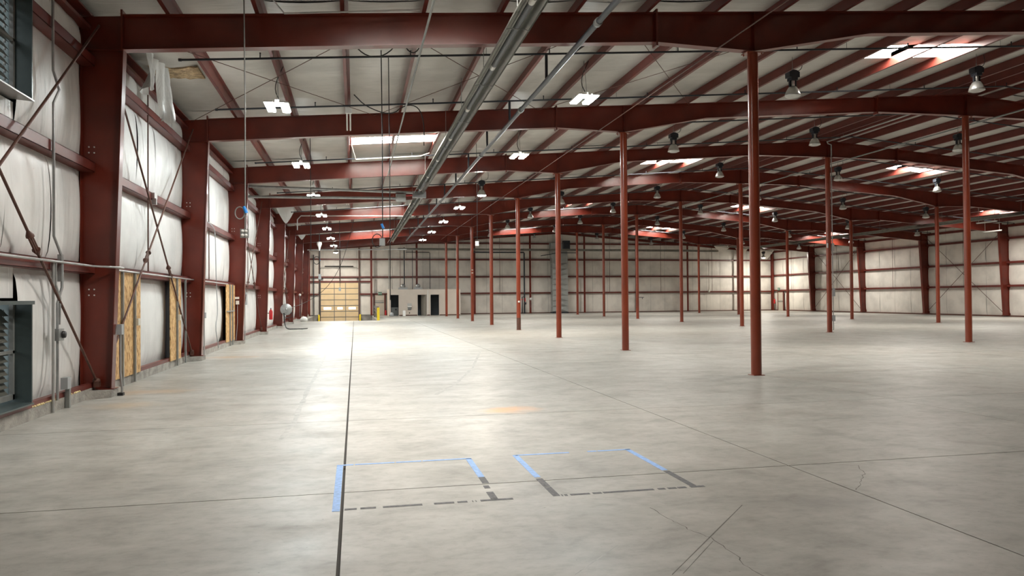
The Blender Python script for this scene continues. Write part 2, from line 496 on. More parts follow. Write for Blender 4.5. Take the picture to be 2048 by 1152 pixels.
# concrete kerb below the wall
kb = B()
kb.box(-4.95, -4.40, YB, PY0, 0, 0.17); kb.box(-4.95, -4.40, PY0, YF, 0, 0.17)
kerb = kb.build('baseboard_left', 'curb_concrete', kind='structure')
for k in range(-1, 8):
    m = B(); y = fy(k)
    m.prism([(-4.40, y - .50), (-4.08, y - .22), (-4.08, y + .30), (-4.40, y + .55)], 'z', 0, 0.125)
    m.build('pier', 'curb_concrete', kerb)
    m = B(); m.box(-4.50, -4.405, y + .1, fy(k + 1) - .1, .171, .25); m.build('base_angle', 'red_purlin', kerb)
m = B()
rnd = random.Random(4)
for i in range(46):
    y = 11.5 + i * .028 + rnd.uniform(-.01, .01) if i < 34 else 12.95 + (i - 34) * .03
    m.lathe([(0.0, .022), (.018, .016), (rnd.uniform(.018, .03), 0), (.012, -.01)], (-4.415 + rnd.uniform(-.015, .015), y, .178), 6)
m.build('foam_bead', 'foam_yellow', kerb, kind='stuff')

# ------------------------------------------------------------------ right wall
sk = B(); sk.box(45.98, 46.2, YB - .2, YF + .2, 0, 7.0)
wall_right = sk.build('wall_right', 'steel_skin', kind='structure')
RGZ = [2.14, 3.82, 5.55]
RROW = [(0.10, 2.2), (2.24, 3.88), (3.92, 5.60), (5.66, 6.98)]
rc = {}
for k in range(-3, 8):
    ya, yb = fy(k) + .04, fy(k + 1) - .04
    n = 4
    for row in range(4):
        z0, z1 = RROW[row]
        for i in range(n):
            wd = (yb - ya) / n
            key = (row, (i + k) % 3)
            if key not in rc:
                me = panel_mesh('insulation_panel', wd - .018, z1 - z0, 5, 6, 0.07, 77 + row * 5 + (i + k) % 3)
                me.transform(Matrix(((0, -1, 0, 0), (1, 0, 0, 0), (0, 0, 1, 0), (0, 0, 0, 1))))
                rc[key] = me
            mkobj('insulation_panel', rc[key], 'vinyl_far', wall_right, (XR, ya + i * wd, z0))
    for z in RGZ:
        m = B(); a, b = fy(k) + .012, fy(k + 1) - .012
        m.box(45.66, 45.9, a, b, z + .14, z + .148); m.box(45.66, 45.668, a, b, z, z + .148); m.box(45.66, 45.9, a, b, z, z + .008)
        m.build('girt', 'red_purlin', wall_right)
    if k >= 2:
        m = B().tube([(45.64, fy(k + .5), 2.2), (45.64, fy(k + .5), 6.5)], .014, 5); m.build('sag_rod', 'rust_brown', wall_right)
    m = B(); m.box(45.7, 45.9, fy(k) + .012, fy(k + 1) - .012, 6.42, 6.6); m.build('eave_strut', 'red_purlin', wall_right)
m = B(); m.box(45.70, 46.1, YB, YF, 0, 0.10); m.build('baseboard_right', 'rust_brown', kind='structure')

# ------------------------------------------------------------------ far wall
def gable(y0, y1, name, holes=None):
    poly = [(-5.0, -1.3), (46.2, -1.3), (46.2, zt(46.2) + .5), (XRIDGE, zt(XRIDGE) + .5), (-5.0, zt(-5.0) + .5)]
    return B().prism(poly, 'y', y0, y1).build(name, 'steel_skin', kind='structure')
wall_back = gable(YF + .20, YF + .4, 'wall_back')
wall_front = gable(YB - .4, YB - .1, 'wall_front')
m = B().prism([(-4.7, 0.05), (45.9, 0.05), (45.9, zt(45.9) + .2), (XRIDGE, zt(XRIDGE) + .2), (-4.7, zt(-4.7) + .2)], 'y', YB - .1, YB - .02)
m.build('insulation_sheet', 'vinyl_far', wall_front)
FGZ = [2.05, 3.74, 5.50, 7.18]
FROW = [(0.08, 2.1), (2.14, 3.79), (3.83, 5.55), (5.59, 7.22), (7.26, 8.9)]
DX0, DX1, DZ1 = -3.32, 0.34, 3.26   # overhead door opening
npan = 31
fw = (45.9 - (-4.7)) / npan
fcache = {}
for i in range(npan):
    x0 = -4.7 + i * fw; x1 = x0 + fw
    top = min(zt(x0), zt(x1)) + .34
    for row, (z0, z1) in enumerate(FROW):
        if z0 > top - .25: continue
        z1 = min(z1, top)
        xa, xb = x0, x1
        if z0 < DZ1 and xa < DX1 and xb > DX0:
            if xa < DX0: xb = DX0
            elif xb > DX1: xa = DX1
            else:
                if z1 <= DZ1: continue
                z0 = DZ1
        if xb - xa < .05: continue
        me = panel_mesh('insulation_panel', xb - xa - .018, z1 - z0, 4, 5, 0.05, i * 7 + row)
        me.transform(Matrix(((1, 0, 0, 0), (0, -1, 0, 0), (0, 0, 1, 0), (0, 0, 0, 1))))
        mkobj('insulation_panel', me, 'vinyl_far', wall_back, (xa, YF + .12, z0))
for z in FGZ:
    segs = [(-4.6, DX0 - .1), (DX1 + .1, 45.7)] if z < DZ1 else [(-4.6, 45.7)]
    if z > 7: segs = [(4.0, mir(4.0))]
    for a, b in segs:
        m = B(); m.box(a, b, YF - .12, YF + .1, z + .14, z + .148); m.box(a, b, YF - .12, YF - .11, z, z + .148); m.box(a, b, YF - .12, YF + .1, z, z + .008)
        m.build('girt', 'red_purlin', wall_back)
m = B(); m.box(-4.5, 1.5, YF - .13, YF + .08, DZ1 + .02, DZ1 + .18); m.build('door_header', 'red_purlin', wall_back)
m = B(); m.box(1.7, 45.7, YF - .10, YF + .15, 0, 0.09); m.build('baseboard_back', 'rust_brown', kind='structure')
m = B(); m.box(-4.7, DX0 - .02, YF - .15, YF + .15, -1.25, 0.02); m.box(DX1 + .02, 1.62, YF - .15, YF + .15, -1.25, 0.02)
m.build('dock_wall', 'pit_concrete', wall_back)
# vertical sag straps of the far wall
for x in (9.0, 14.6, 26.5, 32.3, 38.3):
    m = B().tube([(x, YF - .13, 2.1), (x, YF - .13, zt(x) - .1)], .02, 5); m.build('sag_rod', 'rust_brown', wall_back)
for x in (DX0 - .06, -1.45, DX1 + .06):
    m = B(); z0 = -1.2 if x != -1.45 else DZ1; m.box(x - .05, x + .05, YF - .16, YF - .02, z0, zt(x) - .25); m.build('door_post', 'rust_brown', wall_back)

# end wall posts and rafter
ENDX = (1.58, 6.05, 11.9, 17.72, 23.58, 29.35, 35.25, 41.2)
for i, x in enumerate(ENDX):
    t = thing('gable_post', 'red steel post against the far wall, %s from the left corner' % (ORD[i] if i else 'first'),
              'post', (x, YF - .25, 0))
    h = zt(x) - .24
    m = B(); m.box(-.006, .006, -.24, -.02, .02, h); m.build('web', 'red_paint', t)
    m = B(); m.box(-.10, .10, -.25, -.238, .02, h); m.build('flange', 'red_paint', t)
    m = B(); m.box(-.13, .13, -.28, .02, 0, .02); m.build('base_plate', 'rust_brown', t)

# ------------------------------------------------------------------ ceiling
deck = B()
for xa, xb in ((-5.0, XRIDGE), (XRIDGE, 46.26)):
    deck.prism([(xa, zt(xa) + .48), (xb, zt(xb) + .48), (xb, zt(xb) + .58), (xa, zt(xa) + .58)], 'y', YB - .4, YF + .4)
ceiling = deck.build('ceiling', 'steel_skin', kind='structure')
PUR = [-3.17 + 1.5 * j for j in range(16)] + [20.25]
PUR = PUR + [mir(x) for x in reversed(PUR)]
for idx, x in enumerate(PUR):
    z = zt(x); s = 1 if x < XRIDGE else -1
    m = B()
    m.box(x - .004, x + .004, YB, YF, z + .005, z + PD)
    m.box(min(x, x - s * .07), max(x, x - s * .07), YB, YF, z + .005, z + .012)
    m.box(min(x, x + s * .07), max(x, x + s * .07), YB, YF, z + PD - .007, z + PD)
    m.build('purlin', 'red_purlin', ceiling)
EDGES = [-4.72] + PUR + [mir(-4.72)]
SKY = {('a'): (2, 4, [9.5, 26.0, 41.9, 57.6]), ('b'): (11, 13, [17.0, 33.65, 49.5, 65.4]),
       ('c'): (None, None, [16.2, 32.7, 49.1, 65.4]), ('d'): (None, None, [24.6, 41.0, 57.9])}
SKYX = [(-.17, 2.83, SKY['a'][2]), (13.33, 16.33, SKY['b'][2]), (mir(14.83), mir(11.83), SKY['c'][2]), (mir(1.33), mir(-1.67), SKY['d'][2])]
SKL = 1.12
def sky_cut(xa, xb, ya, yb):
    for (sa, sb, yy) in SKYX:
        if xa > sa - .1 and xb < sb + .1:
            for y in yy:
                if y + SKL > ya and y < yb: return y
    return None
def roof_panel(xa, xb, ya, yb, hole=None):
    nu, nv = 8, max(4, int((yb - ya) * 1.3))
    za, zb = zt(xa) + PD + .007, zt(xb) + PD + .007
    rnd = random.Random(int(xa * 10 + ya * 7)); ph = rnd.uniform(0, 6)
    m = B()
    rngs = [(ya, yb)] if hole is None else [(ya, hole), (hole + SKL, yb)]
    for (a, b) in rngs:
        if b - a < .05: continue
        n = max(2, int((b - a) * 1.6)); vs_, fs = [], []
        for j in range(n + 1):
            y = a + (b - a) * j / n
            for i in range(nu + 1):
                u = i / nu
                sag = -.045 * math.sin(math.pi * u) ** 0.55 * (1 + .35 * math.sin(y * 2.1 + ph)) if 0 < u < 1 else 0
                vs_.append((xa + (xb - xa) * u, y, za + (zb - za) * u + sag))
        for j in range(n):
            for i in range(nu):
                q = j * (nu + 1) + i
                fs.append((q, q + nu + 1, q + nu + 2, q + 1))
        m.add(vs_, fs, True)
    if hole is not None:                       # curb of the skylight well
        for y in (hole, hole + SKL):
            m.add([(xa, y, za - .03), (xb, y, zb - .03), (xb, y, zb + .13), (xa, y, za + .13)], [(0, 1, 2, 3)])
        for x, z in ((xa, za), (xb, zb)):
            m.add([(x, hole, z - .02), (x, hole + SKL, z - .02), (x, hole + SKL, z + .13), (x, hole, z + .13)], [(0, 1, 2, 3)])
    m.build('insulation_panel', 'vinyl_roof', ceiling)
BAYS = [(k, k + 1) for k in range(-1, 6)] + [(6, 8)]
for e in range(len(EDGES) - 1):
    xa, xb = EDGES[e], EDGES[e + 1]
    if xa < XRIDGE < xb:
        m = B(); z = zt(20.25) + PD + .005
        m.add([(xa, YB, z), (xb, YB, z), (xb, YF, z), (xa, YF, z)], [(0, 3, 2, 1)]); m.build('ridge_strip', 'vinyl_roof', ceiling)
        continue
    for (ka, kb_) in BAYS:
        ya, yb = fy(ka), min(fy(kb_), YF + .2)
        roof_panel(xa, xb, ya, yb, sky_cut(xa, xb, ya, yb))
m = B()
for xa, xb in ((EDGES[0], 20.25), (mir(20.25), EDGES[-1])):
    m.add([(xa, YB, zt(xa) + PD), (xb, YB, zt(xb) + PD), (xb, fy(-1), zt(xb) + PD), (xa, fy(-1), zt(xa) + PD)], [(0, 3, 2, 1)])
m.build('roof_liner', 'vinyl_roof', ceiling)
# skylights
SN = {0: 'over the lane of lit lamps', 1: 'right of the first pipe column line', 2: 'just past the roof ridge', 3: 'near the right wall'}
for gi, (sa, sb, yy) in enumerate(SKYX):
    for yi, y in enumerate(yy):
        mid = (sa + sb) / 2
        t = thing('skylight', 'bright two pane skylight %s, %s in line' % (SN[gi], ORD[yi]), 'skylight', (mid, y, zt(mid) + .3))
        for a, b in ((sa, mid), (mid, sb)):
            z0 = zt(mid) + .3
            m = B(); p = .02
            m.add([(a + p - mid, p, zt(a) + .40 - z0), (b - p - mid, p, zt(b) + .40 - z0), (b - p - mid, SKL - p, zt(b) + .40 - z0), (a + p - mid, SKL - p, zt(a) + .40 - z0)], [(0, 3, 2, 1)])
            m.build('pane', 'skylight_pane', t)
        m = B()
        for yy2 in (0.0, SKL):
            m.obox((sa - mid, yy2, zt(sa) + .40 - z0), (sb - mid, yy2, zt(sb) + .40 - z0), (0, .02, 0), (0, 0, .02))
        m.build('frame', 'white_plastic', t)

# ------------------------------------------------------------------ steel frames
BOT = [(-3.95, 6.02), (-0.61, 6.29), (2.78, 6.55), (5.99, 6.79), (8.16, 6.74), (10.9, 7.29), (15.0, 7.60), (17.1, 7.76), (20.63, 7.79)]
BOT = BOT + [(mir(x), z) for x, z in reversed(BOT[:-1])]
def xpl(m, x, z0, z1, hw, ty):
    m.box(x - ty, x + ty, -hw, hw, z0, z1)
def beam_meshes():
    web = B(); n = len(BOT)
    for i in range(n - 1):
        (xa, za), (xb, zb) = BOT[i], BOT[i + 1]
        web.prism([(xa, za + .01), (xb, zb + .01), (xb, zt(xb) - .01), (xa, zt(xa) - .01)], 'y', -.005, .005)
    bf = B(); tf = B()
    for i in range(n - 1):
        (xa, za), (xb, zb) = BOT[i], BOT[i + 1]
        bf.prism([(xa, za), (xb, zb), (xb, zb + .014), (xa, za + .014)], 'y', -.10, .10)
        tf.prism([(xa, zt(xa) - .014), (xb, zt(xb) - .014), (xb, zt(xb)), (xa, zt(xa))], 'y', -.10, .10)
    pls = []
    for x in (5.99, 17.1, mir(17.1), mir(5.99)):
        zb = dict(BOT)[x]; m = B(); m.box(x - .018, x + .018, -.11, .11, zb - .07, zt(x) + .06); pls.append(('splice_plate', m))
    for x in (8.16, 20.63, 33.10):
        zb = 6.74 if abs(x - 20.63) > 1 else 7.79
        m = B(); m.box(x - .006, x + .006, -.095, .095, zb + .014, zt(x) - .014); pls.append(('stiffener', m))
    for x in (-3.95, mir(-3.95)):
        m = B(); m.box(x - .016, x + .016, -.105, .105, 5.99, 6.72); pls.append(('knee_plate', m))
    bl = B(); 
    for i in range(3, n - 4, 2):
        pass
    return web.mesh('web'), bf.mesh('bottom_flange'), tf.mesh('top_flange'), [(nm, mm.mesh(nm)) for nm, mm in pls]
bw, bbf, btf, bpl = beam_meshes()
def beam_label(k):
    if k == -2: return 'red steel roof beam far behind the viewer'
    if k == -1: return 'red steel roof beam overhead, just out of the top of the view'
    return 'long red steel roof beam with haunches over the columns, %s from the viewer' % ORD[k]
for k in range(-1, 8):
    t = thing('roof_beam', beam_label(k), 'beam', (0, fy(k), 0))
    mkobj('web', bw, 'red_paint', t); mkobj('bottom_flange', bbf, 'red_paint', t); mkobj('top_flange', btf, 'red_paint', t)
    for nm, me in bpl: mkobj(nm, me, 'red_paint', t)
# end rafter on the far wall
for a, b in ((-4.5, XRIDGE), (XRIDGE, mir(-4.5))):
    m = B(); y = YF - .15
    m.prism([(a, zt(a) - .23), (b, zt(b) - .23), (b, zt(b)), (a, zt(a))], 'y', y - .005, y + .005)
    m.prism([(a, zt(a) - .24), (b, zt(b) - .24), (b, zt(b) - .228), (a, zt(a) - .228)], 'y', y - .08, y + .08)
    m.build('end_rafter', 'red_paint', wall_back)

def wall_col_meshes(sgn):
    def X(x): return x if sgn > 0 else mir(x)
    xb, xt = (-4.13, -3.935) if sgn > 0 else (-4.13, -3.80)
    web = B().prism([(X(-4.60), .14), (X(xb), .14), (X(xt), 6.02), (X(xt), 6.64), (X(-4.60), 6.58)], 'y', -.005, .005)
    fl = B()
    p = [(X(xb), .14), (X(xb + .014), .14), (X(xt + .014), 6.02), (X(xt), 6.02)]
    fl.prism(p, 'y', -.10, .10)
    of = B(); of.box(min(X(-4.612), X(-4.60)), max(X(-4.612), X(-4.60)), -.10, .10, .14, 6.58)
    bp = B(); a, b = sorted((X(-4.55), X(-4.07))); bp.box(a, b, -.13, .13, .126 if sgn > 0 else 0.102, .14)
    st = B(); st.prism([(X(-4.59), 5.99), (X(xt), 6.00), (X(xt), 6.015), (X(-4.59), 6.005)], 'y', -.095, .095)
    bo = B()
    for yy in (0, 1):
        for zz in (0, 1):
            for zc in (1.75 if sgn > 0 else 9, 4.22 if sgn > 0 else 9):
                if zc < 7: bo.lathe([(.001, -.014), (.014, -.013), (.014, -.004)], (X(-4.50 + .085 * yy), 0, zc + .10 * zz), 6, 'y')
    return web.mesh('web'), fl.mesh('flange'), of.mesh('outer_flange'), bp.mesh('base_plate'), st.mesh('stiffener'), (bo.mesh('bolt_group') if bo.v else None)
for sgn in (1, -1):
    ms = wall_col_meshes(sgn)
    for k in range(-1 if sgn > 0 else 2, 8):
        side = 'left' if sgn > 0 else 'right'
        if k == -1: lb = 'tapered red steel wall column at the left wall, out of view beside the viewer'
        else:
            kk = k if sgn > 0 else k - 2
            lb = 'tapered red steel wall column on the %s wall, %s to the viewer' % (side, ORD[kk] if kk == 0 else ORD[kk] + ' nearest')
        t = thing('frame_column', lb, 'column', (0, fy(k), 0))
        for nm, me in zip(('web', 'flange', 'outer_flange', 'base_plate', 'stiffener', 'bolt'), ms):
            if me: mkobj(nm, me, 'red_paint' if nm != 'bolt' else 'white_plastic', t)
# corner columns at the far wall
for x, lb in ((-4.40, 'red corner column where the left wall meets the far wall'), (45.55, 'dark red corner column where the right wall meets the far wall')):
    t = thing('corner_column', lb, 'column', (x, YF - .2, 0))
    m = B(); m.box(-.006, .006, -.12, .12, .02, 6.3); m.build('web', 'red_paint', t)
    m = B(); m.box(-.11, .11, -.13, -.118, .02, 6.3); m.box(-.11, .11, .118, .13, .02, 6.3); m.build('flange', 'red_paint', t)
    m = B(); m.box(-.13, .13, -.15, .15, 0, .02); m.build('base_plate', 'rust_brown', t)

# pipe columns
RN = {0: 'left line', 1: 'ridge line', 2: 'right line'}
FIRST = {0: 0, 1: 1, 2: 3}
cm = {}
for r, x in enumerate(ROWS):
    top = 6.725 if r != 1 else 7.775
    for k in range(FIRST[r], 8):
        i = k - FIRST[r]
        lb = 'round red steel pipe column, %s of the %s of columns' % (ORD[i], RN[r])
        if (r, k) == (0, 3): lb = 'round red pipe column with a white disc and a bare brown foot, left line'
        if (r, k) == (1, 2): lb = 'round red pipe column with a grey conduit strapped to it, ridge line'
        t = thing('pipe_column', lb, 'column', (x, fy(k), 0))
        if r not in cm:
            a = B().lathe([(.108, .012), (.108, top - .02)], (0, 0, 0), 24).mesh('shaft')
            bb = B(); bb.box(-.125, .125, -.125, .125, 0, .012)
            c = B(); c.box(-.19, .19, -.13, .13, top - .02, top)
            for sx in (-1, 1):
                for sy in (-1, 1): c.lathe([(.0, -.03), (.016, -.03), (.016, 0)], (sx * .155, sy * .09, top - .02), 6)
            cm[r] = (a, bb.mesh('base_plate'), c.mesh('cap_plate'))
        mkobj('shaft', cm[r][0], 'red_column', t); mkobj('base_plate', cm[r][1], 'red_column', t); mkobj('cap_plate', cm[r][2], 'red_column', t)
        if (r, k) == (0, 3):
            m = B().lathe([(.0, -.125), (.05, -.122), (.055, -.10)], (0, 0, 1.44), 14, 'y'); m.build('disc', 'white_plastic', t)
            m = B().lathe([(.1095, .013), (.1095, .62)], (0, 0, 0), 24); m.build('bare_foot', 'rust_brown', t)
        if (r, k) == (0, 5):
            for z in (3.43, 3.64):
                m = B(); m.box(-.06, .06, -.125, -.10, z - .03, z + .03); m.build('tag', 'cream_plastic', t)
        if (r, k) == (1, 2):
            m = B().tube([(.10, -.11, 7.9), (.10, -.13, 7.7), (.10, -.12, 3.7), (.11, -.12, .1)], .02, 6); m.build('conduit', 'conduit_grey', t)
            m = B(); m.box(-.14, -.10, -.13, -.06, 3.75, 3.95); m.box(.06, .18, -.15, -.09, 3.6, 3.95); m.build('clamp', 'conduit_grey', t)
            m = B(); m.box(.06, .17, -.17, -.10, .5, .75); m.build('outlet_box', 'grey_plastic', t)
            m = B(); m.box(.08, .18, -.17, -.10, 1.6, 1.95); m.build('switch_box', 'grey_plastic', t)

# ------------------------------------------------------------------ brace rods
def brace(label, p, q, tb=None, r=.02, matn='rust_brown', anchor=True):
    p, q = Vector(p), Vector(q)
    t = thing('brace_rod', label, 'brace rod', p)
    d = q - p
    m = B().tube([(0, 0, 0), d], r, 8); m.build('rod', matn, t)
    if tb is not None:
        c = d * tb; u = d.normalized(); sx = Vector((0, u.z, -u.y)).normalized() * .045
        m = B()
        for s in (-1, 1):
            m.tube([c - u * .15 + sx * s, c + u * .15 + sx * s], .018, 6)
            m.tube([c + u * s * .22, c + u * s * .13], [.024, .058], 8)
        m.build('turnbuckle', 'rust_brown', t)
    if anchor:
        m = B(); m.lathe([(.0, -.06), (.05, -.05), (.06, 0), (.04, .05), (0, .06)], (0, 0, 0), 10, 'x'); m.box(-.03, .05, -.06, .06, -.10, -.02); m.build('anchor', 'rust_brown', t)
XB = -4.34
brace('red diagonal brace rod with turnbuckle, rising towards the viewer past the lower louvre', (XB, 13.9, .28), (XB, 6.6, 6.5), .35)
brace('red diagonal brace rod coming down from the nearest left column top', (XB + .045, 6.6, .3), (XB + .045, 13.9, 6.4), None, .02, 'rust_brown', False)
brace('red diagonal brace rod with turnbuckle, foot at the second left column', (XB, 21.45, .26), (XB, 14.2, 6.45), .335)
brace('red diagonal brace rod with turnbuckle, foot at the nearest left column by the plywood', (XB + .045, 14.2, .40), (XB + .045, 21.45, 6.3), .37)
brace('thin diagonal brace rod in third left bay, foot at its far column', (XB, 36.7, .3), (XB, 29.5, 6.3), .33, .017)
brace('thin diagonal brace rod in third left bay, foot at its near column', (XB + .045, 29.5, .3), (XB + .045, 36.7, 6.3), .33, .017)
brace('thin diagonal brace rod in fifth left bay, foot at its far column', (XB, 52.0, .3), (XB, 44.8, 6.3), .33, .017)
brace('thin diagonal brace rod in fifth left bay, foot at its near column', (XB + .045, 44.8, .3), (XB + .045, 52.0, 6.3), .33, .017)
XBR = 45.6
for (ka, kb_, nm) in ((4, 5, 'nearest'), (6, 7, 'farther')):
    brace('thin brace rod of the %s crossed pair on right wall, foot at near column' % nm, (XBR, fy(ka) + .2, .25), (XBR, fy(kb_) - .2, 6.2), None, .018, 'rust_brown', False)
    brace('thin brace rod of the %s crossed pair on right wall, foot at far column' % nm, (XBR - .045, fy(kb_) - .2, .25), (XBR - .045, fy(ka) + .2, 6.2), None, .018, 'rust_brown', False)
pan = [(-4.35, 0.55, 'beside the left wall'), (0.55, 5.4, 'above the tube heater'), (5.4, 10.3, 'above the nearest pipe column')]
for a, b, nm in pan:
    za, zb = zt(a) - .06, zt(b) - .06
    brace('thin roof brace cable %s, running away to the right' % nm, (a, fy(0) + .12, za), (b, fy(1) - .12, zb), None, .008, 'rust_brown', False)
    brace('thin roof brace cable %s, running away to the left' % nm, (b, fy(0) + .12, zb - .02), (a, fy(1) - .12, za - .02), None, .008, 'rust_brown', False)

# ------------------------------------------------------------------ louvres
def louvre(label, z0, z1):
    t = thing('louver', label, 'louver', (-4.6, LV[0], z0))
    H = z1 - z0; W = LV[1] - LV[0]
    m = B()                                           # deep slate frame
    m.box(-.30, .26, W - .03, W, -.02, H); m.box(-.30, .26, 0, .03, -.02, H)
    m.box(-.30, .28, -.02, W + .02, H - .03, H + .02); m.build('frame', 'slate_steel', t)
    m = B(); m.prism([(-.30, 0), (.28, -.05), (.28, -.03), (-.30, .03)], 'y', 0, W); m.build('sill', 'conduit_grey' if z0 > 3 else 'slate_steel', t)
    m = B(); m.box(.0, .05, W - .08, W - .03, .03, H - .03); m.box(.0, .05, .03, .08, .03, H - .03)
    m.box(.0, .05, .03, W - .03, .03, .10); m.box(.0, .05, .03, W - .03, H / 2 - .02, H / 2 + .02); m.build('inner_frame', 'strut_grey', t)
    n = 13
    for i in range(n):
        z = .10 + (H - .2) * (i + .5) / n; dz = (H - .2) / n
        m = B(); m.prism([(-.09, z + dz * .62), (.0, z - dz * .46), (.008, z - dz * .46), (-.082, z + dz * .62)], 'y', .08, W - .108)
        m.build('slat', 'louver_slat', t)
    # jagged light gaps beside the slat ends come from the open strip; a blade guide covers half of it
    m = B(); m.box(-.06, -.05, W - .112, W - .106, .10, H - .10)
    for i in range(n):
        z = .10 + (H - .2) * (i + .5) / n; dz = (H - .2) / n
        m.prism([(W - .11, z - dz * .5), (W - .078, z - dz * .5), (W - .078, z - dz * .2), (W - .11, z + dz * .25)], 'x', -.05, -.04)
    m.build('blade_guide', 'strut_grey', t)
louvre('slate grey wall louver high on left wall above the red girt', 4.46, 6.0)
louvre('slate grey wall louver low on left wall near the floor', .29, 1.64)
m = B(); m.box(-4.80, -4.45, 9.9, 11.25, .171, .225)
mkobj('vent_box', m.mesh('vent_box'), 'black_rubber', None, label='black box shape on the kerb under the lower louver', cat='box')

# ------------------------------------------------------------------ left wall fittings
def pipe_thing(name, label, cat, pts, r, matn, n=8, group=None):
    o = Vector(pts[0])
    m = B().tube([Vector(p) - o for p in pts], r, n)
    return mkobj(name, m.mesh(name), matn, None, o, label, cat, group)
def smooth(pts, it=2):
    for _ in range(it):
        out = [pts[0]]
        for a, b in zip(pts, pts[1:]):
            a, b = Vector(a), Vector(b)
            out += [a * .75 + b * .25, a * .25 + b * .75]
        pts = out + [pts[-1]]
    return pts
t = thing('conduit', 'tall galvanised conduit with offsets climbing the left wall beside the louvers', 'conduit', (-4.37, 12.27, 0))
m = B().tube([(0.0, -.17, 6.5), (0, -.15, 5.08), (.03, 0, 4.83), (0, -.14, 4.6), (0, -.13, 2.62), (.02, .13, 2.32), (.02, .13, 1.86), (.01, -.02, 1.62), (.01, -.02, .17)], .021, 8)
m.build('pipe', 'galvanised', t)
m = B(); m.tube([(.02, -.12, 2.26), (.02, -.12, 1.9), (.02, .05, 1.7), (.02, .02, 1.3)], .02, 8); m.build('branch_pipe', 'galvanised', t)
m = B(); m.box(-.03, .03, .09, .17, 1.95, 2.36); m.build('splice_box', 'galvanised', t)
m = B(); m.box(-.03, .06, -.10, .10, 1.06, 1.24); m.build('switch_box', 'galvanised', t)
m = B().lathe([(.0, .10), (.05, .10), (.055, .06)], (0, .04, 1.15), 12, 'x'); m.build('knob', 'black_rubber', t)
pipe_thing('conduit', 'straight galvanised conduit from red girt to floor beside the offset conduit', 'conduit', [(-4.37, 12.12, 2.25), (-4.37, 12.12, 0.01)], .022, 'conduit_grey')
pipe_thing('conduit', 'long thin horizontal conduit along the lowest red girt of left wall', 'conduit',
           [(-4.33, 9.0, 2.24), (-4.33, 13.7, 2.24), (-4.02, 13.95, 2.23), (-4.0, 14.2, 2.23), (-4.33, 14.6, 2.22), (-4.33, 27.2, 2.20)], .019, 'conduit_grey')
t = thing('stub_post', 'short grey steel stub post with a box on top by the kerb', 'post', (-4.36, 12.6, 0))
m = B(); m.box(-.03, .03, .04, .10, 0, .42); m.build('post', 'strut_grey', t)
m = B(); m.box(-.06, .04, -.06, .08, .30, .48); m.build('box', 'grey_plastic', t)
t = thing('outlet_conduit', 'grey conduit with outlet box on the edge of the nearest left column', 'conduit', (-4.02, 14.06, 0))
m = B().tube([(0, .03, 1.1), (-.0, .03, .4), (.03, .02, .12), (.03, .02, .02)], .02, 8); m.build('pipe', 'conduit_grey', t)
m = B(); m.box(-.04, .04, -.03, .08, 1.06, 1.24); m.build('outlet_box', 'grey_plastic', t)
m = B(); m.box(-.03, .06, -.04, .06, 0, .05); m.build('foot', 'black_rubber', t)

def osb_sheet(label, y0, y1):
    m = B(); m.box(-.011, .011, 0, y1 - y0, 0, 2.02)
    mkobj('osb_sheet', m.mesh('osb_sheet'), 'osb', None, (-4.385, y0, .175), label, 'board')
osb_sheet('wide orange strand board sheet beside the nearest left column', 14.45, 16.69)
osb_sheet('narrow orange strand board sheet just before the second left column', 19.26, 20.35)
osb_sheet('orange strand board sheet just before the third left column', 27.18, 29.08)
m = B(); m.box(-.02, .02, 0, 1.15, 0, 2.0)  # solid black sheet painting the shade in the gap before the narrow board
mkobj('gap_shade_sheet', m.mesh('gap_shade_sheet'), 'gap_shade_black', wall_left, (-4.68, 19.6, .2))
m = B(); m.box(-.02, .02, 0, 1.2, 0, 2.0)  # second black sheet, painted shade for the gap in the next bay
mkobj('gap_shade_sheet', m.mesh('gap_shade_sheet'), 'gap_shade_black', wall_left, (-4.68, 27.9, .2))
def strut(label, y, z0, z1, box_z=None):
    t = thing('strut_post', label, 'post', (-4.35, y, 0))
    m = B(); m.box(-.02, .02, -.03, .03, z0, z1); m.build('channel', 'strut_grey', t)
    if box_z:
        m = B(); m.box(-.02, .07, -.02, .12, box_z - .07, box_z + .07); m.build('outlet_box', 'cream_plastic', t)
strut('thick grey strut channel over the wide strand board, nearer of two', 15.4, .02, 2.22)
strut('grey strut channel with outlet box over the wide strand board, farther of two', 16.2, .02, 2.22, 1.22)
strut('grey strut channel with outlet box over the narrow strand board', 19.85, .02, 2.22, 1.22)
strut('grey strut between the narrow strand board and the second left column', 20.75, .02, 2.2)
strut('nearer grey strut over the strand board before third left column', 27.85, .02, 2.2)
strut('farther grey strut over the strand board before third left column', 28.4, .02, 2.2)
m = B(); m.box(-.02, .02, 0, 1.5, -.02, .02); mkobj('rail', m.mesh('rail'), 'conduit_grey', None, (-4.34, 27.2, 1.25), 'short horizontal grey rail across the strand board before third left column', 'rail')
t = thing('conduit', 'thin vertical conduit with small box in the second left bay', 'conduit', (-4.36, 23.25, 0))
m = B().tube([(0, 0, .02), (0, 0, 2.2)], .02, 6); m.build('pipe', 'conduit_grey', t)
m = B(); m.box(-.03, .05, -.05, .08, 1.12, 1.28); m.build('box', 'grey_plastic', t)
pipe_thing('hanging_cable', 'wavy grey cable hanging from a girt in the second left bay', 'cable',
           smooth([(-4.36, 22.6, 3.9), (-4.36, 22.7, 4.05), (-4.36, 24.9, 4.0), (-4.36, 25.1, 3.6), (-4.36, 25.2, 2.2), (-4.36, 25.5, 1.2), (-4.36, 25.0, .8), (-4.36, 25.6, .1)]), .014, 'grey_plastic', 6)
t = thing('conduit', 'vertical conduit with grey disconnect box in the third left bay', 'conduit', (-4.36, 31.5, 0))
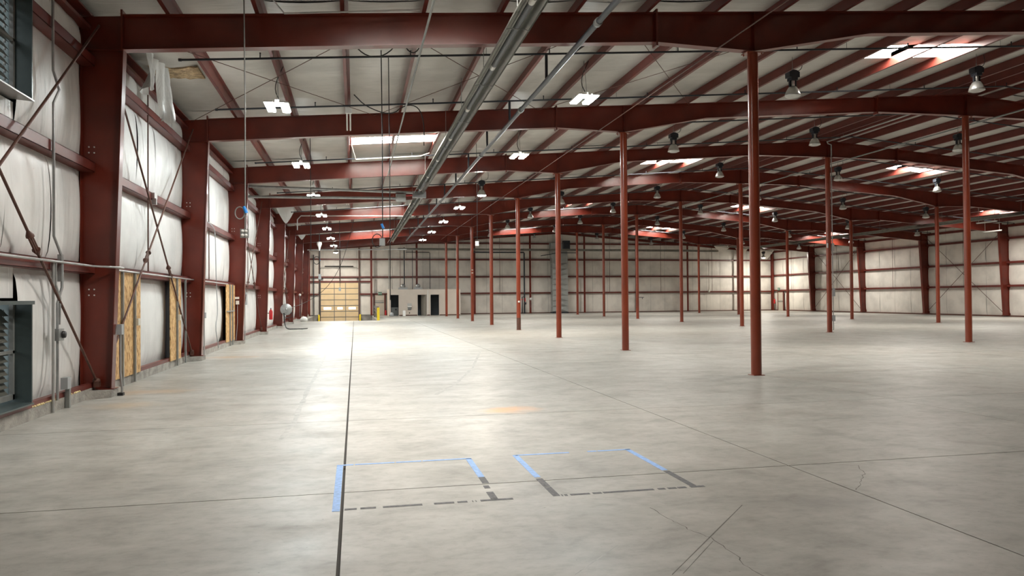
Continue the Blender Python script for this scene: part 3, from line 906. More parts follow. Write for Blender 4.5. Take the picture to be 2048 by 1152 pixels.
m = B().tube([(0, 0, .02), (0, 0, 6.2)], .022, 6); m.build('pipe', 'conduit_grey', t)
m = B(); m.box(-.04, .08, -.14, .14, 1.45, 1.95); m.build('box', 'grey_plastic', t)
t = thing('call_device', 'white wall device on bracket at the third left column', 'device', (-4.30, 29.18, 1.6))
m = B(); m.box(-.05, .06, -.08, .02, -.12, .02); m.build('body', 'white_plastic', t)
m = B(); m.box(-.25, .06, -.08, .02, .08, .16); m.build('bracket', 'white_plastic', t)
m = B().tube([(0, 0, -.1), (0, -.02, -.8), (-.05, 0, -1.45)], .012, 6); m.build('cable', 'grey_plastic', t)
# clip block on the middle girt
m = B(); m.box(-.03, .04, -.12, .12, -.06, .06); m.box(-.03, .06, -.06, .0, -.2, -.06)
mkobj('clip_bracket', m.mesh('clip_bracket'), 'aluminium', None, (-4.37, 17.75, 3.98), 'small shiny clip bracket on the middle girt of first left bay', 'bracket')
# extinguisher, hose reel, cables on floor
t = thing('fire_extinguisher', 'red fire extinguisher hung on the left wall', 'extinguisher', (-4.22, 39.6, .62))
m = B().lathe([(0, 0), (.085, .01), (.09, .05), (.09, .42), (.05, .50), (.03, .53)], (0, 0, 0), 14); m.build('bottle', 'extinguisher_red', t)
m = B(); m.box(-.30, -.07, -.03, .03, .30, .36); m.build('bracket', 'strut_grey', t)
m = B(); m.box(-.02, .02, -.06, .10, .53, .60); m.build('handle', 'black_rubber', t)
m = B().tube(smooth([(.0, .06, .56), (.0, .15, .4), (.0, .1, .1)]), .014, 6); m.build('hose', 'black_rubber', t)
t = thing('cord_drum', 'round grey cord drum with cables at the fifth left column', 'reel', (-3.85, 44.0, 1.08))
m = B().lathe([(0, -.12), (.30, -.10), (.33, -.06), (.33, .06), (.30, .10), (0, .12)], (0, 0, 0), 24, 'y'); m.build('drum', 'galvanised', t)
m = B().lathe([(0, -.15), (.05, -.14), (.06, -.10)], (0, 0, 0), 12, 'y'); m.build('hub', 'strut_grey', t)
m = B(); m.box(-.26, -.17, .0, .50, -.04, .04); m.box(-.26, .0, .08, .12, -.04, .04); m.build('arm', 'strut_grey', t)
m = B().tube(smooth([(.2, -.12, -.3), (.35, -.1, -.1), (.3, -.1, -.45), (0, -.1, -.5), (-.15, -.1, -.3)]), .02, 6); m.build('cord', 'black_rubber', t)
t = thing('cable_heap', 'loose heap of black cables lying on floor by left wall', 'cables', (-3.75, 42.4, 0))
for i in range(5):
    m = B().tube(smooth([(-.1, .1 * i, .9), (-.05, .05 * i, .25), (.1, -.1 * i, .03), (.5, -.1 * i + .1, .03), (.95 + .05 * i, .15 * i - .3, .03)]), .025, 6); m.build('cable', 'black_rubber', t)
t = thing('plastic_bag', 'crumpled white bag on the floor edge by the dock pit', 'bag', (-3.7, 56.6, 0))
m = B().lathe([(0, 0), (.22, .01), (.27, .12), (.24, .26), (.12, .36), (.02, .38)], (0, 0, 0), 12); m.build('bag', 'white_plastic', t)
t = thing('globe_lamp', 'small round white lamp on the seventh left column', 'lamp', (-4.2, fy(6) - .03, 2.0))
m = B().lathe([(0, -.08), (.09, -.06), (.10, 0), (.0, .02)], (0, 0, 0), 12, 'y'); m.build('globe', 'white_plastic', t)
m = B().tube([(0, 0, -.1), (0, 0, -1.7)], .014, 6); m.build('cable', 'grey_plastic', t)

# torn insulation
def sheet(name, pts, n=1):
    return MB().add(pts, [tuple(range(len(pts)))])
t = thing('torn_insulation', 'torn ceiling insulation with hanging white vinyl flap at the left eave', 'insulation', (-4.0, 17.6, 6.75))
rnd = random.Random(3)
m = B(); up, lo = [], []
for i in range(13):
    u = i / 12
    up.append((-.45 + 1.02 * u, .0 + .12 * math.sin(3 * u) + rnd.uniform(-.04, .04)))
    lo.append((-.45 + 1.02 * u, .78 + .18 * u + rnd.uniform(-.05, .05)))
poly = up + lo[::-1]
pts = [(x, y, zt(-4 + x) + .20 - 6.75 + rnd.uniform(-.02, .02)) for x, y in poly]
nn = len(pts)
m.add(pts + [(x, y, z + .04) for x, y, z in pts], [tuple(range(nn))] + [(i, i + nn, (i + 1) % nn + nn, (i + 1) % nn) for i in range(nn)])
m.build('exposed_fiberglass', 'fiberglass', t)
def flap(ox, oy, oz, wd, ln, seed, taper=0.6, drift=0.4):
    m = B(); nu, nv = 10, 12; rnd = random.Random(seed); ph = rnd.uniform(0, 6); vs_, fs = [], []
    for j in range(nv + 1):
        v = j / nv
        for i in range(nu + 1):
            u = i / nu
            ww = wd * (1 - taper * v)
            vs_.append((ox + .07 * math.sin(11 * u + ph + 3 * v) + .14 * v * math.sin(5 * u + ph + v), oy + (u - .5) * ww + drift * v, oz - ln * v - .06 * math.sin(9 * u + ph) * v))
    for j in range(nv):
        for i in range(nu):
            a = j * (nu + 1) + i; fs.append((a, a + 1, a + nu + 2, a + nu + 1))
    return m.add(vs_, fs, True)
flap(-.12, -.95, .0, .75, .78, 2, .35, -.35).build('flap', 'vinyl_wall', t)
flap(-.05, -.45, .0, .6, 1.15, 5, .85, .30).build('flap', 'vinyl_wall', t)
t = thing('hanging_insulation', 'large white insulation flap drooping at left eave by fifth column', 'insulation', (-3.75, 43.5, 6.93))
def droop(wd, ln, seed):
    """cone shaped drooping sheet spanning x, facing the viewer"""
    m = B(); nu, nv = 14, 8; vs_, fs = [], []
    for j in range(nv + 1):
        v = j / nv
        for i in range(nu + 1):
            u = i / nu
            prof = 1 - abs(2 * u - 0.9) ** 1.3 if u < .95 else 0
            vs_.append(((u - .5) * wd, .15 * math.sin(3 * u) + .05 * math.sin(7 * u + seed), -ln * v * max(0, prof)))
    for j in range(nv):
        for i in range(nu):
            a = j * (nu + 1) + i; fs.append((a, a + nu + 1, a + nu + 2, a + 1))
    return m.add(vs_, fs, True)
droop(1.15, 1.0, 1).build('flap', 'vinyl_wall', t)
t = thing('hanging_insulation', 'small white insulation flap drooping at left eave by seventh column', 'insulation', (-3.9, fy(5.8), 6.85))
droop(.9, .68, 2).build('flap', 'vinyl_wall', t)
for i, (x, ln, wd) in enumerate(((39.3, .75, 2.2), (41.6, .95, 1.7), (44.6, 1.1, 2.0))):
    t = thing('hanging_insulation', 'torn insulation sagging at the top of far wall near right corner, %s of three' % ('left one', 'middle one', 'right one')[i], 'insulation', (x, YF - .9, zt(x) + .05))
    droop(wd, ln, i).build('flap', 'vinyl_far', t)

# ------------------------------------------------------------------ lamps
def led_parts():
    hs = B(); hs.box(-.27, -.075, -.43, .43, .03, .07); hs.box(.075, .27, -.43, .43, .03, .07); hs.box(-.27, .27, -.10, .10, .07, .12); hs.box(-.05, .05, -.2, .2, .10, .16)
    hs = hs.mesh('housing')
    ln = []
    for s in (-1, 1):
        m = B(); a, b = sorted((s * .085, s * .25)); m.box(a, b, -.40, .40, .004, .029); ln.append(m.mesh('lens'))
    return hs, ln
led_h, led_l = led_parts()
def led(x, k, zb, label):
    t = thing('led_high_bay', label, 'lamp', (x, fy(k), zb), group='lit twin LED high bays')
    hh = mkobj('housing', led_h, 'white_plastic', t)
    for l in led_l: mkobj('lens', l, 'led_lens', hh)
    top = zt(x) + PD - .03 - zb
    m = B(); m.tube([(0, -.2, .16), (0, -.02, top)], .006, 5); m.tube([(0, .2, .16), (0, .02, top)], .006, 5); m.build('hanger', 'strut_grey', t)
    m = B().tube(smooth([(.05, 0, .16), (-.1, .05, top * .5), (.12, 0, top)]), .010, 6); m.build('cord', 'black_rubber', t)
for i, k in enumerate([.5, 1.5, 2.5, 3.5, 4.5, 5.5, 6.5]):
    led(-1.73, k, 6.08, 'lit twin LED high bay in the row along left wall, %s to viewer' % (ORD[i] if i == 0 else ORD[i] + ' nearest'))
for i, k in enumerate([.5, 1.5, 3.5, 4.5, 5.5, 6.5]):
    led(5.69, k, 6.62, 'lit twin LED high bay in the row beside left pipe columns, %s' % (ORD[i] if i == 0 else ORD[i] + ' nearest'))

def bell_parts():
    bx = B(); bx.prism([(-.15, -.02), (-.15, -.16), (-.09, -.16), (-.09, -.24), (.09, -.24), (.09, -.16), (.15, -.16), (.15, -.02), (.05, .03), (-.05, .03)], 'y', -.11, .11)
    nk = B(); nk.lathe([(.055, -.24), (.05, -.38), (.06, -.40)], (0, 0, 0), 12)
    st = [B().obox((s * .085, 0, -.24), (s * .085, 0, -.40), (.015, 0, 0), (0, .03, 0)).mesh('bracket') for s in (-1, 1)]
    rf = B(); rf.lathe([(.05, -.385), (.11, -.42), (.165, -.51), (.20, -.60), (.215, -.66), (.205, -.66), (.19, -.60), (.155, -.515), (.10, -.43), (.0, -.40)], (0, 0, 0), 22)
    ls = B(); ls.lathe([(.20, -.655), (.14, -.69), (0, -.71)], (0, 0, 0), 22)
    hk = B(); hk.tube([(0, 0, .03), (0, 0, .12)], .012, 6)
    return [('ballast_box', bx.mesh('ballast_box'), 'black_pipe'), ('neck', nk.mesh('neck'), 'aluminium'), ('bracket', st[0], 'black_pipe'), ('bracket', st[1], 'black_pipe'),
            ('reflector', rf.mesh('reflector'), 'aluminium'), ('lens', ls.mesh('lens'), 'aluminium'), ('hook', hk.mesh('hook'), 'strut_grey')]
bp_ = bell_parts()
def bell(x, k, label, lit=False, drop=.16):
    z = zt(x) - drop
    t = thing('bell_high_bay', label, 'lamp', (x, fy(k), z), group='bell high bays')
    for nm, me, mt in bp_:
        o = mkobj(nm, me, mt, t if nm != 'lens' else rf_o)
        if nm == 'reflector': rf_o = o
        if nm == 'lens' and lit:
            me2 = me.copy(); me2.materials.clear(); me2.materials.append(MATS['bulb_lit']); o.data = me2
    m = B().tube(smooth([(.04, 0, .02), (.25, .03, .06), (.33, .03, .2), (.28, .03, drop + PD - .03)]), .009, 6); m.build('cord', 'black_rubber', t)
    m = B().tube([(0, 0, .12), (0, 0, drop + PD - .03)], .006, 5); m.build('hanger', 'strut_grey', t)
grid = {11.55: [.5, 1.5, 3.5, 4.5, 5.5, 6.5], 17.4: [.5, 1.5, 2.5, 3.5, 4.5, 5.5, 6.5, 7.5], 23.9: [1.5, 2.5, 3.5, 4.5, 5.5, 6.5, 7.5],
        29.72: [2.5, 3.5, 4.5, 5.5, 6.5, 7.5], 35.7: [3.5, 4.5, 5.5, 6.5], 41.6: [4.5, 5.5, 6.5, 7.5]}
gn = {11.55: 'first row right of left pipe columns', 17.4: 'row just left of the ridge columns', 23.9: 'row just right of the ridge columns',
      29.72: 'row left of the right line of columns', 35.7: 'row right of the right line of columns', 41.6: 'row beside the right wall'}
for x, ks in grid.items():
    for i, k in enumerate(ks):
        bell(x, k, 'unlit bell lamp, %s in the %s' % (ORD[i], gn[x]))
bell(5.64, 2.5, 'white glowing bell lamp hung between the twin LED lamps', True, .42)
bell(42.6, 7.55, 'white glowing bell lamp hung at the far right corner', True, .5)
bell(-1.73, 7.4, 'white glowing bell lamp at far end above the cream dock door', True, .2)
# fluorescent strips
def strip(x, y, z, ln, label, ang=0, top=None):
    t = thing('strip_light', label, 'lamp', (x, y, z), (0, 0, ang))
    m = B(); m.box(-.06, .06, -ln / 2, ln / 2, .02, .07); m.build('housing', 'tube_lamp_white', t)
    for s in (-.035, .035):
        m = B().tube([(s, -ln / 2 + .02, 0), (s, ln / 2 - .02, 0)], .018, 8); m.build('tube', 'tube_lamp_white', t)
    for s in (-1, 1):
        m = B().tube([(0, s * ln * .4, .07), (0, s * ln * .4, (top or zt(x) + PD - .03) - z)], .008, 5); m.build('hanger', 'white_plastic', t)
strip(38.6, 39.0, 6.10, 1.5, 'white fluorescent strip light hung below the right tube heater, nearer one')
strip(43.6, 43.6, 6.0, 1.5, 'white fluorescent strip light near top of right wall, farther one')
t = thing('strip_light', 'bare pair of white tubes standing on end at the second roof beam', 'lamp', (-.15, fy(1) - .28, 6.42))
for s in (-.045, .045):
    m = B().tube([(s, -.55, .36), (s, 0, 0)], .022, 8); m.build('tube', 'tube_lamp_white', t)
m = B(); m.box(-.09, .09, -.62, -.52, .34, .505); m.build('holder', 'tube_lamp_white', t)
t = thing('strip_light', 'stub of white tubes at the sixth roof beam', 'lamp', (-.35, fy(3) + .9, 6.62))
for s in (-.045, .045):
    m = B().tube([(s, 0, 0), (s, 0, -.28)], .022, 8); m.build('tube', 'tube_lamp_white', t)
m = B(); m.box(-.1, .1, -.06, .06, 0, .34); m.build('holder', 'tube_lamp_white', t)

# ------------------------------------------------------------------ sprinkler branch lines
def brline(k, i, label):
    y = fy(k)
    xa, xb = -3.45, mir(-3.45)
    t = thing('sprinkler_line', label, 'pipe', (0, y, 0))
    r = .024
    m = B()
    for a, b in ((xa, XRIDGE), (XRIDGE, xb)):
        m.tube([(a, 0, zt(a) - .15), (b, 0, zt(b) - .15)], r, 8)
    m.build('pipe', 'black_pipe', t)
    x = -1.9 + (.9 if i % 2 else 0)
    while x < xb:
        m = B(); z = zt(x) - .15
        m.tube([(x, 0, z), (x, 0, z + .09)], .013, 6); m.lathe([(0, .13), (.02, .12), (.012, .09)], (x, 0, z), 6)
        m.build('sprinkler_head', 'black_pipe', t)
        x += 3.1
    x = PUR[1] + .03
    for x in PUR[1::3]:
        m = B().tube([(x + .03, 0, zt(x) - .15), (x + .03, 0, zt(x) + .01)], .006, 5); m.build('hanger', 'strut_grey', t)
    for xe in (xa, xb):
        m = B().tube([(xe - .03, 0, zt(xe) - .15), (xe + .03, 0, zt(xe) - .15)], .032, 8); m.build('end_cap', 'black_pipe', t)
bl = []
for k in range(0, 8):
    bl += [k + .26, k + .79]
for i, k in enumerate(bl):
    brline(k, i, 'black sprinkler branch pipe across the %s bay, its %s one' % ({0: 'nearest'}.get(i // 2, ORD[i // 2]), ('near', 'far')[i % 2]))
XM, ZM = 4.22, 6.50
t = thing('sprinkler_main', 'grey sprinkler main pipe running away right of the tube heater', 'pipe', (XM, 0, ZM))
ya, yb = 4.0, 62.5
m = B().tube([(0, ya, 0), (0, yb, 0)], .055, 12); m.build('pipe', 'heater_tube', t)
yy = ya + 2.2
while yy < yb:
    m = B().lathe([(.056, -.06), (.075, -.06), (.075, .06), (.056, .06)], (0, yy, 0), 12, 'y'); m.build('coupling', 'strut_grey', t)
    yy += 6.2
for k in bl:
    y = fy(k)
    if y < yb:
        m = B().tube([(0, y - .02, 0), (0, y - .02, zt(XM) - .15 - ZM)], .034, 8); m.build('riser', 'black_pipe', t)
m = B().tube([(0, fy(.26) - 1.6, .02), (.9, fy(.26) - .2, zt(5.2) - ZM)], .022, 6); m.build('sway_brace', 'black_pipe', t)

# ------------------------------------------------------------------ radiant tube heaters
def heater(label, x, z, y0, y1, x_axis=False, hw=.20):
    t = thing('tube_heater', label, 'heater', (x, y0, z)) if not x_axis else thing('tube_heater', label, 'heater', (y0, x, z))
    L = y1 - y0
    prof = [(-hw, -.10), (-hw * .98, -.06), (-hw * .55, .07), (-hw * .18, .105), (hw * .18, .105), (hw * .55, .07), (hw * .98, -.06), (hw, -.10)]
    m = B(); pr = prof + [(a * .985, b - .006) for a, b in reversed(prof)]
    n = len(prof)
    seg = max(1, int(L / 3.0))
    def put(mm):
        me = mm
        if x_axis: me.v = [(v[1], -v[0], v[2]) for v in me.v]
        return me
    for s in range(seg):
        m = B(); a, b = L * s / seg, L * (s + 1) / seg + .04
        off = .004 * (s % 2)
        vs_ = [(p[0], a, p[1] + off) for p in prof] + [(p[0], b, p[1] + off) for p in prof] + [(p[0] * .985, a, p[1] - .006 + off) for p in prof] + [(p[0] * .985, b, p[1] - .006 + off) for p in prof]
        fs = []
        for i in range(n - 1):
            fs += [(i, i + n, i + n + 1, i + 1), (i + 2 * n, i + 2 * n + 1, i + 3 * n + 1, i + 3 * n)]
        m.add(vs_, fs)
        put(m).build('reflector', 'reflector_steel', t)
        m = B(); y = a + .25
        m.tube([(-hw, y, -.10), (-.08, y, -.075), (0, y, -.09), (.08, y, -.075), (hw, y, -.10)], .008, 5)
        put(m).build('tube_hanger', 'conduit_grey', t)
        m = B().tube([(0, a + .25, .10), (0, a + .25, zt(x if not x_axis else y0 + a) - z)], .007, 5); put(m).build('hanger', 'strut_grey', t)
    m = B().tube([(0, 0, -.02), (0, L, -.02)], .052, 12); put(m).build('tube', 'heater_tube', t)
    for s in range(seg):
        m = B().tube([(0, L * (s + .75) / seg - .1, -.02), (0, L * (s + .75) / seg + .1, -.02)], .055, 12); put(m).build('coupling', 'white_plastic', t)
    return t
heater('long grey radiant tube heater with trough reflector overhead, nearer length', 2.62, 6.12, 5.0, 31.0)
heater('long grey radiant tube heater with trough reflector overhead, farther length', 2.66, 6.02, 31.4, 57.5)
heater('long radiant tube heater running away near the right wall', 38.3, 6.36, 36.0, 66.0)
heater('radiant tube heater running across in front of the far wall', 71.0, 6.36, 4.0, 37.0, True, .16)
t = thing('burner_box', 'grey heater burner box where the two overhead heater lengths meet', 'burner', (2.64, 31.2, 6.08))
m = B(); m.box(-.26, .30, -.12, .12, -.20, .06); m.build('body', 'galvanised', t)
m = B(); m.box(-.95, -.55, -.15, .15, -.38, -.07); m.build('fan_housing', 'strut_grey', t)
m = B().tube([(-.55, 0, -.12), (-.26, 0, -.1)], .03, 8); m.build('gas_valve', 'extinguisher_red', t)
pipe_thing('flue_pipe', 'upper grey heater flue pipe running to the left wall', 'pipe', [(2.38, 31.2, 6.09), (-4.35, 31.6, 6.27)], .055, 'galvanised', 12)
pipe_thing('flue_pipe', 'lower grey heater flue pipe running to the left wall', 'pipe', [(1.70, 31.35, 5.86), (-4.35, 31.75, 5.86)], .055, 'galvanised', 12)
pipe_thing('roof_conduit', 'thin grey conduit running away left of the tube heater', 'conduit', [(1.19, 4, 6.15), (1.19, 27.5, 6.15)], .02, 'strut_grey', 8)
pipe_thing('roof_cable', 'thin rust coloured line running away beside the left pipe columns', 'cable', [(7.12, 4, 6.60), (7.12, 62, 6.60)], .013, 'rust_brown', 6)
pipe_thing('roof_conduit', 'dark conduit running away along the roof ridge, lower one', 'conduit', [(21.6, 17, 7.72), (21.6, 62, 7.72)], .03, 'strut_grey', 8)
pipe_thing('roof_conduit', 'grey conduit running away tight under the ridge, upper one', 'conduit', [(20.15, 22.2, 8.33), (20.15, 28.6, 8.33), (20.4, 28.9, 8.33), (20.74, 29.15, 8.33), (20.74, 29.15, 7.85)], .03, 'conduit_grey', 8)
pipe_thing('roof_conduit', 'thin grey conduit across the roof bay left of nearest beam', 'conduit', [(-1.5, 12.9, 6.88), (-1.2, 13.6, 6.72), (1.2, 13.6, 6.96)], .016, 'conduit_grey', 6)
pipe_thing('roof_conduit', 'pale conduit across the roof just under the left skylight', 'conduit', [(-.1, 26.0, 6.95), (.05, 27.6, 6.75), (2.4, 27.6, 6.95), (2.75, 27.7, 7.1)], .02, 'cream_plastic', 6)
pipe_thing('roof_conduit', 'grey conduit along seventh sprinkler bay with bent left end', 'conduit', [(-3.2, fy(3.9), 5.6), (-3.2, fy(3.9), 6.2), (-3.0, fy(3.9), 6.42), (3.4, fy(3.9), 6.5)], .03, 'conduit_grey', 8)
pipe_thing('roof_conduit', 'long grey pipe across the left bays before the far wall', 'conduit', [(-4.0, 66.0, 5.9), (4.5, 66.0, 6.0)], .05, 'conduit_grey', 8)

# ------------------------------------------------------------------ hanging cords
def cord(label, x, y, z0, boxz=None, tape=None, loop=None, r=.011, box=(.055, .055, .075), bm='grey_plastic', top=None, quad=False, matn='black_rubber'):
    top = top or zt(x) + PD - .03
    t = thing('drop_cord', label, 'cord', (x, y, 0))
    m = B().tube([(0, 0, top), (.015, 0, (top + z0) / 2), (0.01, 0, z0)], r, 6); m.build('cable', matn, t)
    if loop:
        zl, rl = loop
        m = B().tube([(rl * math.cos(a) - rl, .0, zl + 1.35 * rl * math.sin(a)) for a in [i * math.pi / 10 for i in range(21)]], r * .8, 6); m.build('loop', matn, t)
    if tape:
        m = B().tube([(-.01, 0, tape + .05), (.03, 0, tape - .06)], [.026, .030], 8); m.build('tape_wrap', 'blue_vinyl_tape', t)
    if boxz:
        m = B(); m.box(-box[0], box[0], -box[1], box[1], boxz - box[2], boxz + box[2]); ob = m.build('outlet_box', bm, t)
        if quad:
            for sx in (-1, 1):
                for sz in (-1, 1):
                    m = B().lathe([(0, -box[1] - .014), (.022, -box[1] - .012), (.026, -box[1])], (sx * .028, 0, boxz + sz * .034), 10, 'y'); m.build('socket', 'white_plastic', ob)
cord('tall drop cord with blue tape and a four socket box in front of left wall', -1.80, 13.0, 2.84, 2.76, 3.16, (3.10, .075), .012, (.065, .04, .072), 'strut_grey', quad=True, matn='strut_grey')
cord('black drop cord with blue tape and a grey hanging box left of the tube heater', .60, 16.8, 3.0, 2.92, 3.28, (2.95, .11), .013, (.06, .05, .08))
cord('long black drop cord reaching down in front of the office block', .78, 17.2, 1.62, None, None, None, .011)
cord('thin black drop cord hanging in the second bay near the left lamps', -1.36, 24.0, 3.2, None, None, None, .012)
cord('thin drop cord with a small white box between heater and pipe columns', 4.55, 27.8, 3.85, 3.72, None, None, .010, (.06, .05, .09), 'white_plastic')
cord('far drop cord with a small box hanging before the cream dock door', -.98, 50.0, 2.45, 2.3, None, None, .018, (.07, .06, .12))
cord('thick black hose with grey box and blue taped loop before far left corner', -2.62, 58.0, .4, 3.35, 4.65, (4.6, .22), .035, (.10, .08, .2))
t = thing('cord_reel', 'white cord reel hung high before the far left corner', 'reel', (-2.62, 57.7, 5.75))
m = B().lathe([(0, .25), (.17, .22), (.19, .05), (.10, -.15), (.04, -.42), (0, -.45)], (0, 0, 0), 12); m.build('housing', 'white_plastic', t)
m = B().tube([(0, 0, .24), (0, 0, zt(-2.62) + PD - .03 - 5.75)], .012, 6); m.build('hanger', 'strut_grey', t)
pipe_thing('sagging_cable', 'long dark cable sagging down across the cream dock door', 'cable',
           smooth([(.1, 45, 6.95), (-.35, 46, 5.2), (-.9, 47.5, 3.6), (-1.8, 49, 2.3), (-3.0, 48.5, 1.45), (-3.8, 44.1, 1.1)]), .016, 'black_rubber', 6)
pipe_thing('roof_cable', 'loose looped black cable under roof in nearest bay', 'cable',
           smooth([(0.0, 19.2, 6.85), (.3, 19.6, 6.66), (.95, 19.8, 6.50), (1.35, 19.9, 6.85), (1.7, 19.9, 6.8), (1.85, 20.0, 6.4), (1.85, 20.1, 5.8)]), .014, 'black_rubber', 6)
pipe_thing('roof_cable', 'black cable loop at the near beam beside the third purlin', 'cable',
           smooth([(-.05, 14.6, 6.62), (.25, 14.7, 6.38), (.6, 14.7, 6.42), (.9, 14.7, 6.75), (1.15, 14.7, 6.45), (1.35, 14.7, 6.75)]), .012, 'black_rubber', 6)

# ------------------------------------------------------------------ overhead door and dock
t = thing('overhead_door', 'cream sectional overhead dock door with three small windows', 'door', (DX0, YF - .02, -1.22))
W = DX1 - DX0
rows = []
z = -1.22
zs = [DZ1 - .565 * i for i in range(9)]
zs = [q + .01 for q in zs if q > -1.25]
cols = [0, W * .36, W * .655, W]
for i in range(len(zs) - 1):
    for c in range(3):
        m = B(); m.box(cols[c] + .03, cols[c + 1] - .03, -.05, 0, zs[i + 1] + .03 + 1.22, zs[i] - .03 + 1.22)
        p = m.build('panel', 'door_cream', t)
        if i == 4:
            a = cols[c] + .30; b = cols[c + 1] - .30; zc = (zs[i] + zs[i + 1]) / 2 + 1.22
            m = B(); m.box(a, b, -.065, -.05, zc - .10, zc + .12); m.build('window', 'door_glass', p)
m = B()
for c in cols: m.box(c - .03, c + .03, -.075, -.0, 0, DZ1 + 1.22)
for q in zs: m.box(0, W, -.07, -.0, q - .022 + 1.22, q + .022 + 1.22)
m.build('rail', 'door_rail', t)
t = thing('torsion_bar', 'dark spring shafts above the cream dock door', 'shaft', (-2.9, YF - .25, 4.75))
m = B().tube([(0, 0, .12), (2.75, 0, .12)], .05, 8); m.build('spring', 'black_rubber', t)
m = B().tube([(-.4, 0, 0), (3.1, 0, 0)], .025, 8); m.build('shaft', 'strut_grey', t)
for x, lb in ((DX0 - .14, 'yellow bollard at the left side of the dock door'), (DX1 + .14, 'yellow bollard at the right side of the dock door')):
    t = thing('bollard', lb, 'bollard', (x, YF - .45, -1.25))
    m = B().lathe([(.09, 0), (.09, 1.32), (.06, 1.38), (0, 1.40)], (0, 0, 0), 14); m.build('post', 'yellow_paint', t)
t = thing('guard_gate', 'yellow post with black guard panels along the dock pit edge', 'guard rail', (1.72, 57.3, 0))
m = B(); m.box(-.10, .10, -.10, .10, 0, .95); m.box(-.08, .08, -.08, .08, .95, .98); m.build('post', 'yellow_paint', t)
m = B(); m.box(-.06, .06, 11.4, 11.5, 0, 1.05); m.build('end_post', 'black_pipe', t)
for z0, z1 in ((.12, .44), (.50, .72), (.78, 1.04)):
    m = B(); m.box(-.03, .03, .1, 11.4, z0, z1); m.build('panel', 'black_pipe', t)
# exit door in the far wall
t = thing('exit_door', 'beige exit door with push bar between red posts in far wall', 'door', (1.86, YF - .12, 0))
m = B(); m.box(.04, .98, -.02, .02, .02, 2.02); m.build('leaf', 'beige_door', t)
m = B(); m.box(.06, .94, -.05, -.02, 1.22, 1.34); m.box(.06, .94, -.04, -.02, 1.42, 1.47); m.build('push_bar', 'strut_grey', t)
m = B(); m.box(-.1, .04, -.06, .04, 0, 2.1); m.box(.98, 1.1, -.06, .04, 0, 2.1); m.box(-.1, 1.1, -.06, .04, 2.02, 2.12); m.build('frame', 'red_purlin', t)

def text_mesh(body, size, name):
    cu = bpy.data.curves.new(name, 'FONT'); cu.body = body; cu.size = size; cu.extrude = .004; cu.align_x = 'CENTER'; cu.align_y = 'CENTER'
    o = bpy.data.objects.new(name, cu); COL.objects.link(o)
    dg = bpy.context.evaluated_depsgraph_get()
    me = bpy.data.meshes.new_from_object(o.evaluated_get(dg))
    bpy.data.objects.remove(o); bpy.data.curves.remove(cu)
    return me
exit_me = text_mesh('EXIT', .2, 'lettering')
def exit_sign(label, loc, rz):
    t = thing('exit_sign', label, 'sign', loc, (0, 0, rz))
    m = B(); m.box(-.19, .19, -.03, .03, -.15, .15); m.build('panel', 'exit_green', t)
    mkobj('lettering', exit_me, 'white_letters', t, (0, -.036, 0), rot=(math.pi / 2, 0, 0))
exit_sign('dark green EXIT sign above the beige far door', (2.42, YF - .22, 2.17), 0)
exit_sign('small dark green EXIT sign above the right corner door', (45.62, 73.6, 2.36), -math.pi / 2)
t = thing('side_door', 'beige exit door in right wall near the far corner', 'door', (45.62, 73.2, 0))
m = B(); m.box(-.03, .02, -.45, .48, .02, 2.02); m.build('leaf', 'beige_door', t)
m = B(); m.box(-.07, -.03, -.42, .44, 1.0, 1.08); m.build('push_bar', 'strut_grey', t)
m = B(); m.box(-.06, .04, -.56, -.45, 0, 2.1); m.box(-.06, .04, .48, .58, 0, 2.1); m.box(-.06, .04, -.56, .58, 2.02, 2.1); m.build('frame', 'red_purlin', t)
t = thing('fire_extinguisher', 'red fire extinguisher hung by the right corner door', 'extinguisher', (45.55, 74.35, .75))
m = B().lathe([(0, 0), (.085, .01), (.09, .05), (.09, .42), (.05, .50), (.03, .53)], (0, 0, 0), 12); m.build('bottle', 'extinguisher_red', t)
m = B(); m.box(-.02, .02, -.06, .10, .53, .60); m.build('handle', 'black_rubber', t)
t = thing('fire_extinguisher', 'small red fire extinguisher on the far wall beside the office block', 'extinguisher', (2.98, 74.5, 0))
m = B().lathe([(0, 0), (.085, .01), (.09, .05), (.09, .42), (.05, .50), (.03, .53)], (0, 0, 0), 12); m.build('bottle', 'extinguisher_red', t)
m = B(); m.box(-.02, .02, -.06, .10, .53, .60); m.build('handle', 'black_rubber', t)

# ------------------------------------------------------------------ office block
OX0, OX1, OY0, OY1, OH = 3.10, 9.95, 71.0, 74.3, 2.46
t = thing('office_block', 'low beige office block with three dark doorways at far wall', 'office', (0, OY0, 0))
ops = [(3.30, 4.04), (5.84, 6.68), (7.07, 7.88)]
m = B(); xx = OX0
for a, b in ops:
    m.box(xx, a, 0, .12, 0, OH); m.box(a, b, 0, .12, 2.0, OH); xx = b
m.box(xx, OX1, 0, .12, 0, OH); m.build('front_wall', 'office_paint', t)
m = B(); m.box(OX0, OX0 + .12, .12, OY1 - OY0, 0, OH); m.box(OX1 - .12, OX1, .12, OY1 - OY0, 0, OH); m.build('side_wall', 'office_paint', t)
m = B(); m.box(OX0, OX1, 0, OY1 - OY0, OH, OH + .06); m.build('roof', 'office_paint', t)
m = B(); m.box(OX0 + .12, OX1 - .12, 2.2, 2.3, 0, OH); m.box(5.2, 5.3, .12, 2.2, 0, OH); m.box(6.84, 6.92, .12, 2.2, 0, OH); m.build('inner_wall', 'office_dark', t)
m = B()
for a, b in ops:
    m.box(a - .05, a, -.02, .12, 0, 2.05); m.box(b, b + .05, -.02, .12, 0, 2.05); m.box(a - .05, b + .05, -.02, .12, 2.0, 2.05)
m.build('door_frame', 'office_paint', t)
m = B()
xx = OX0
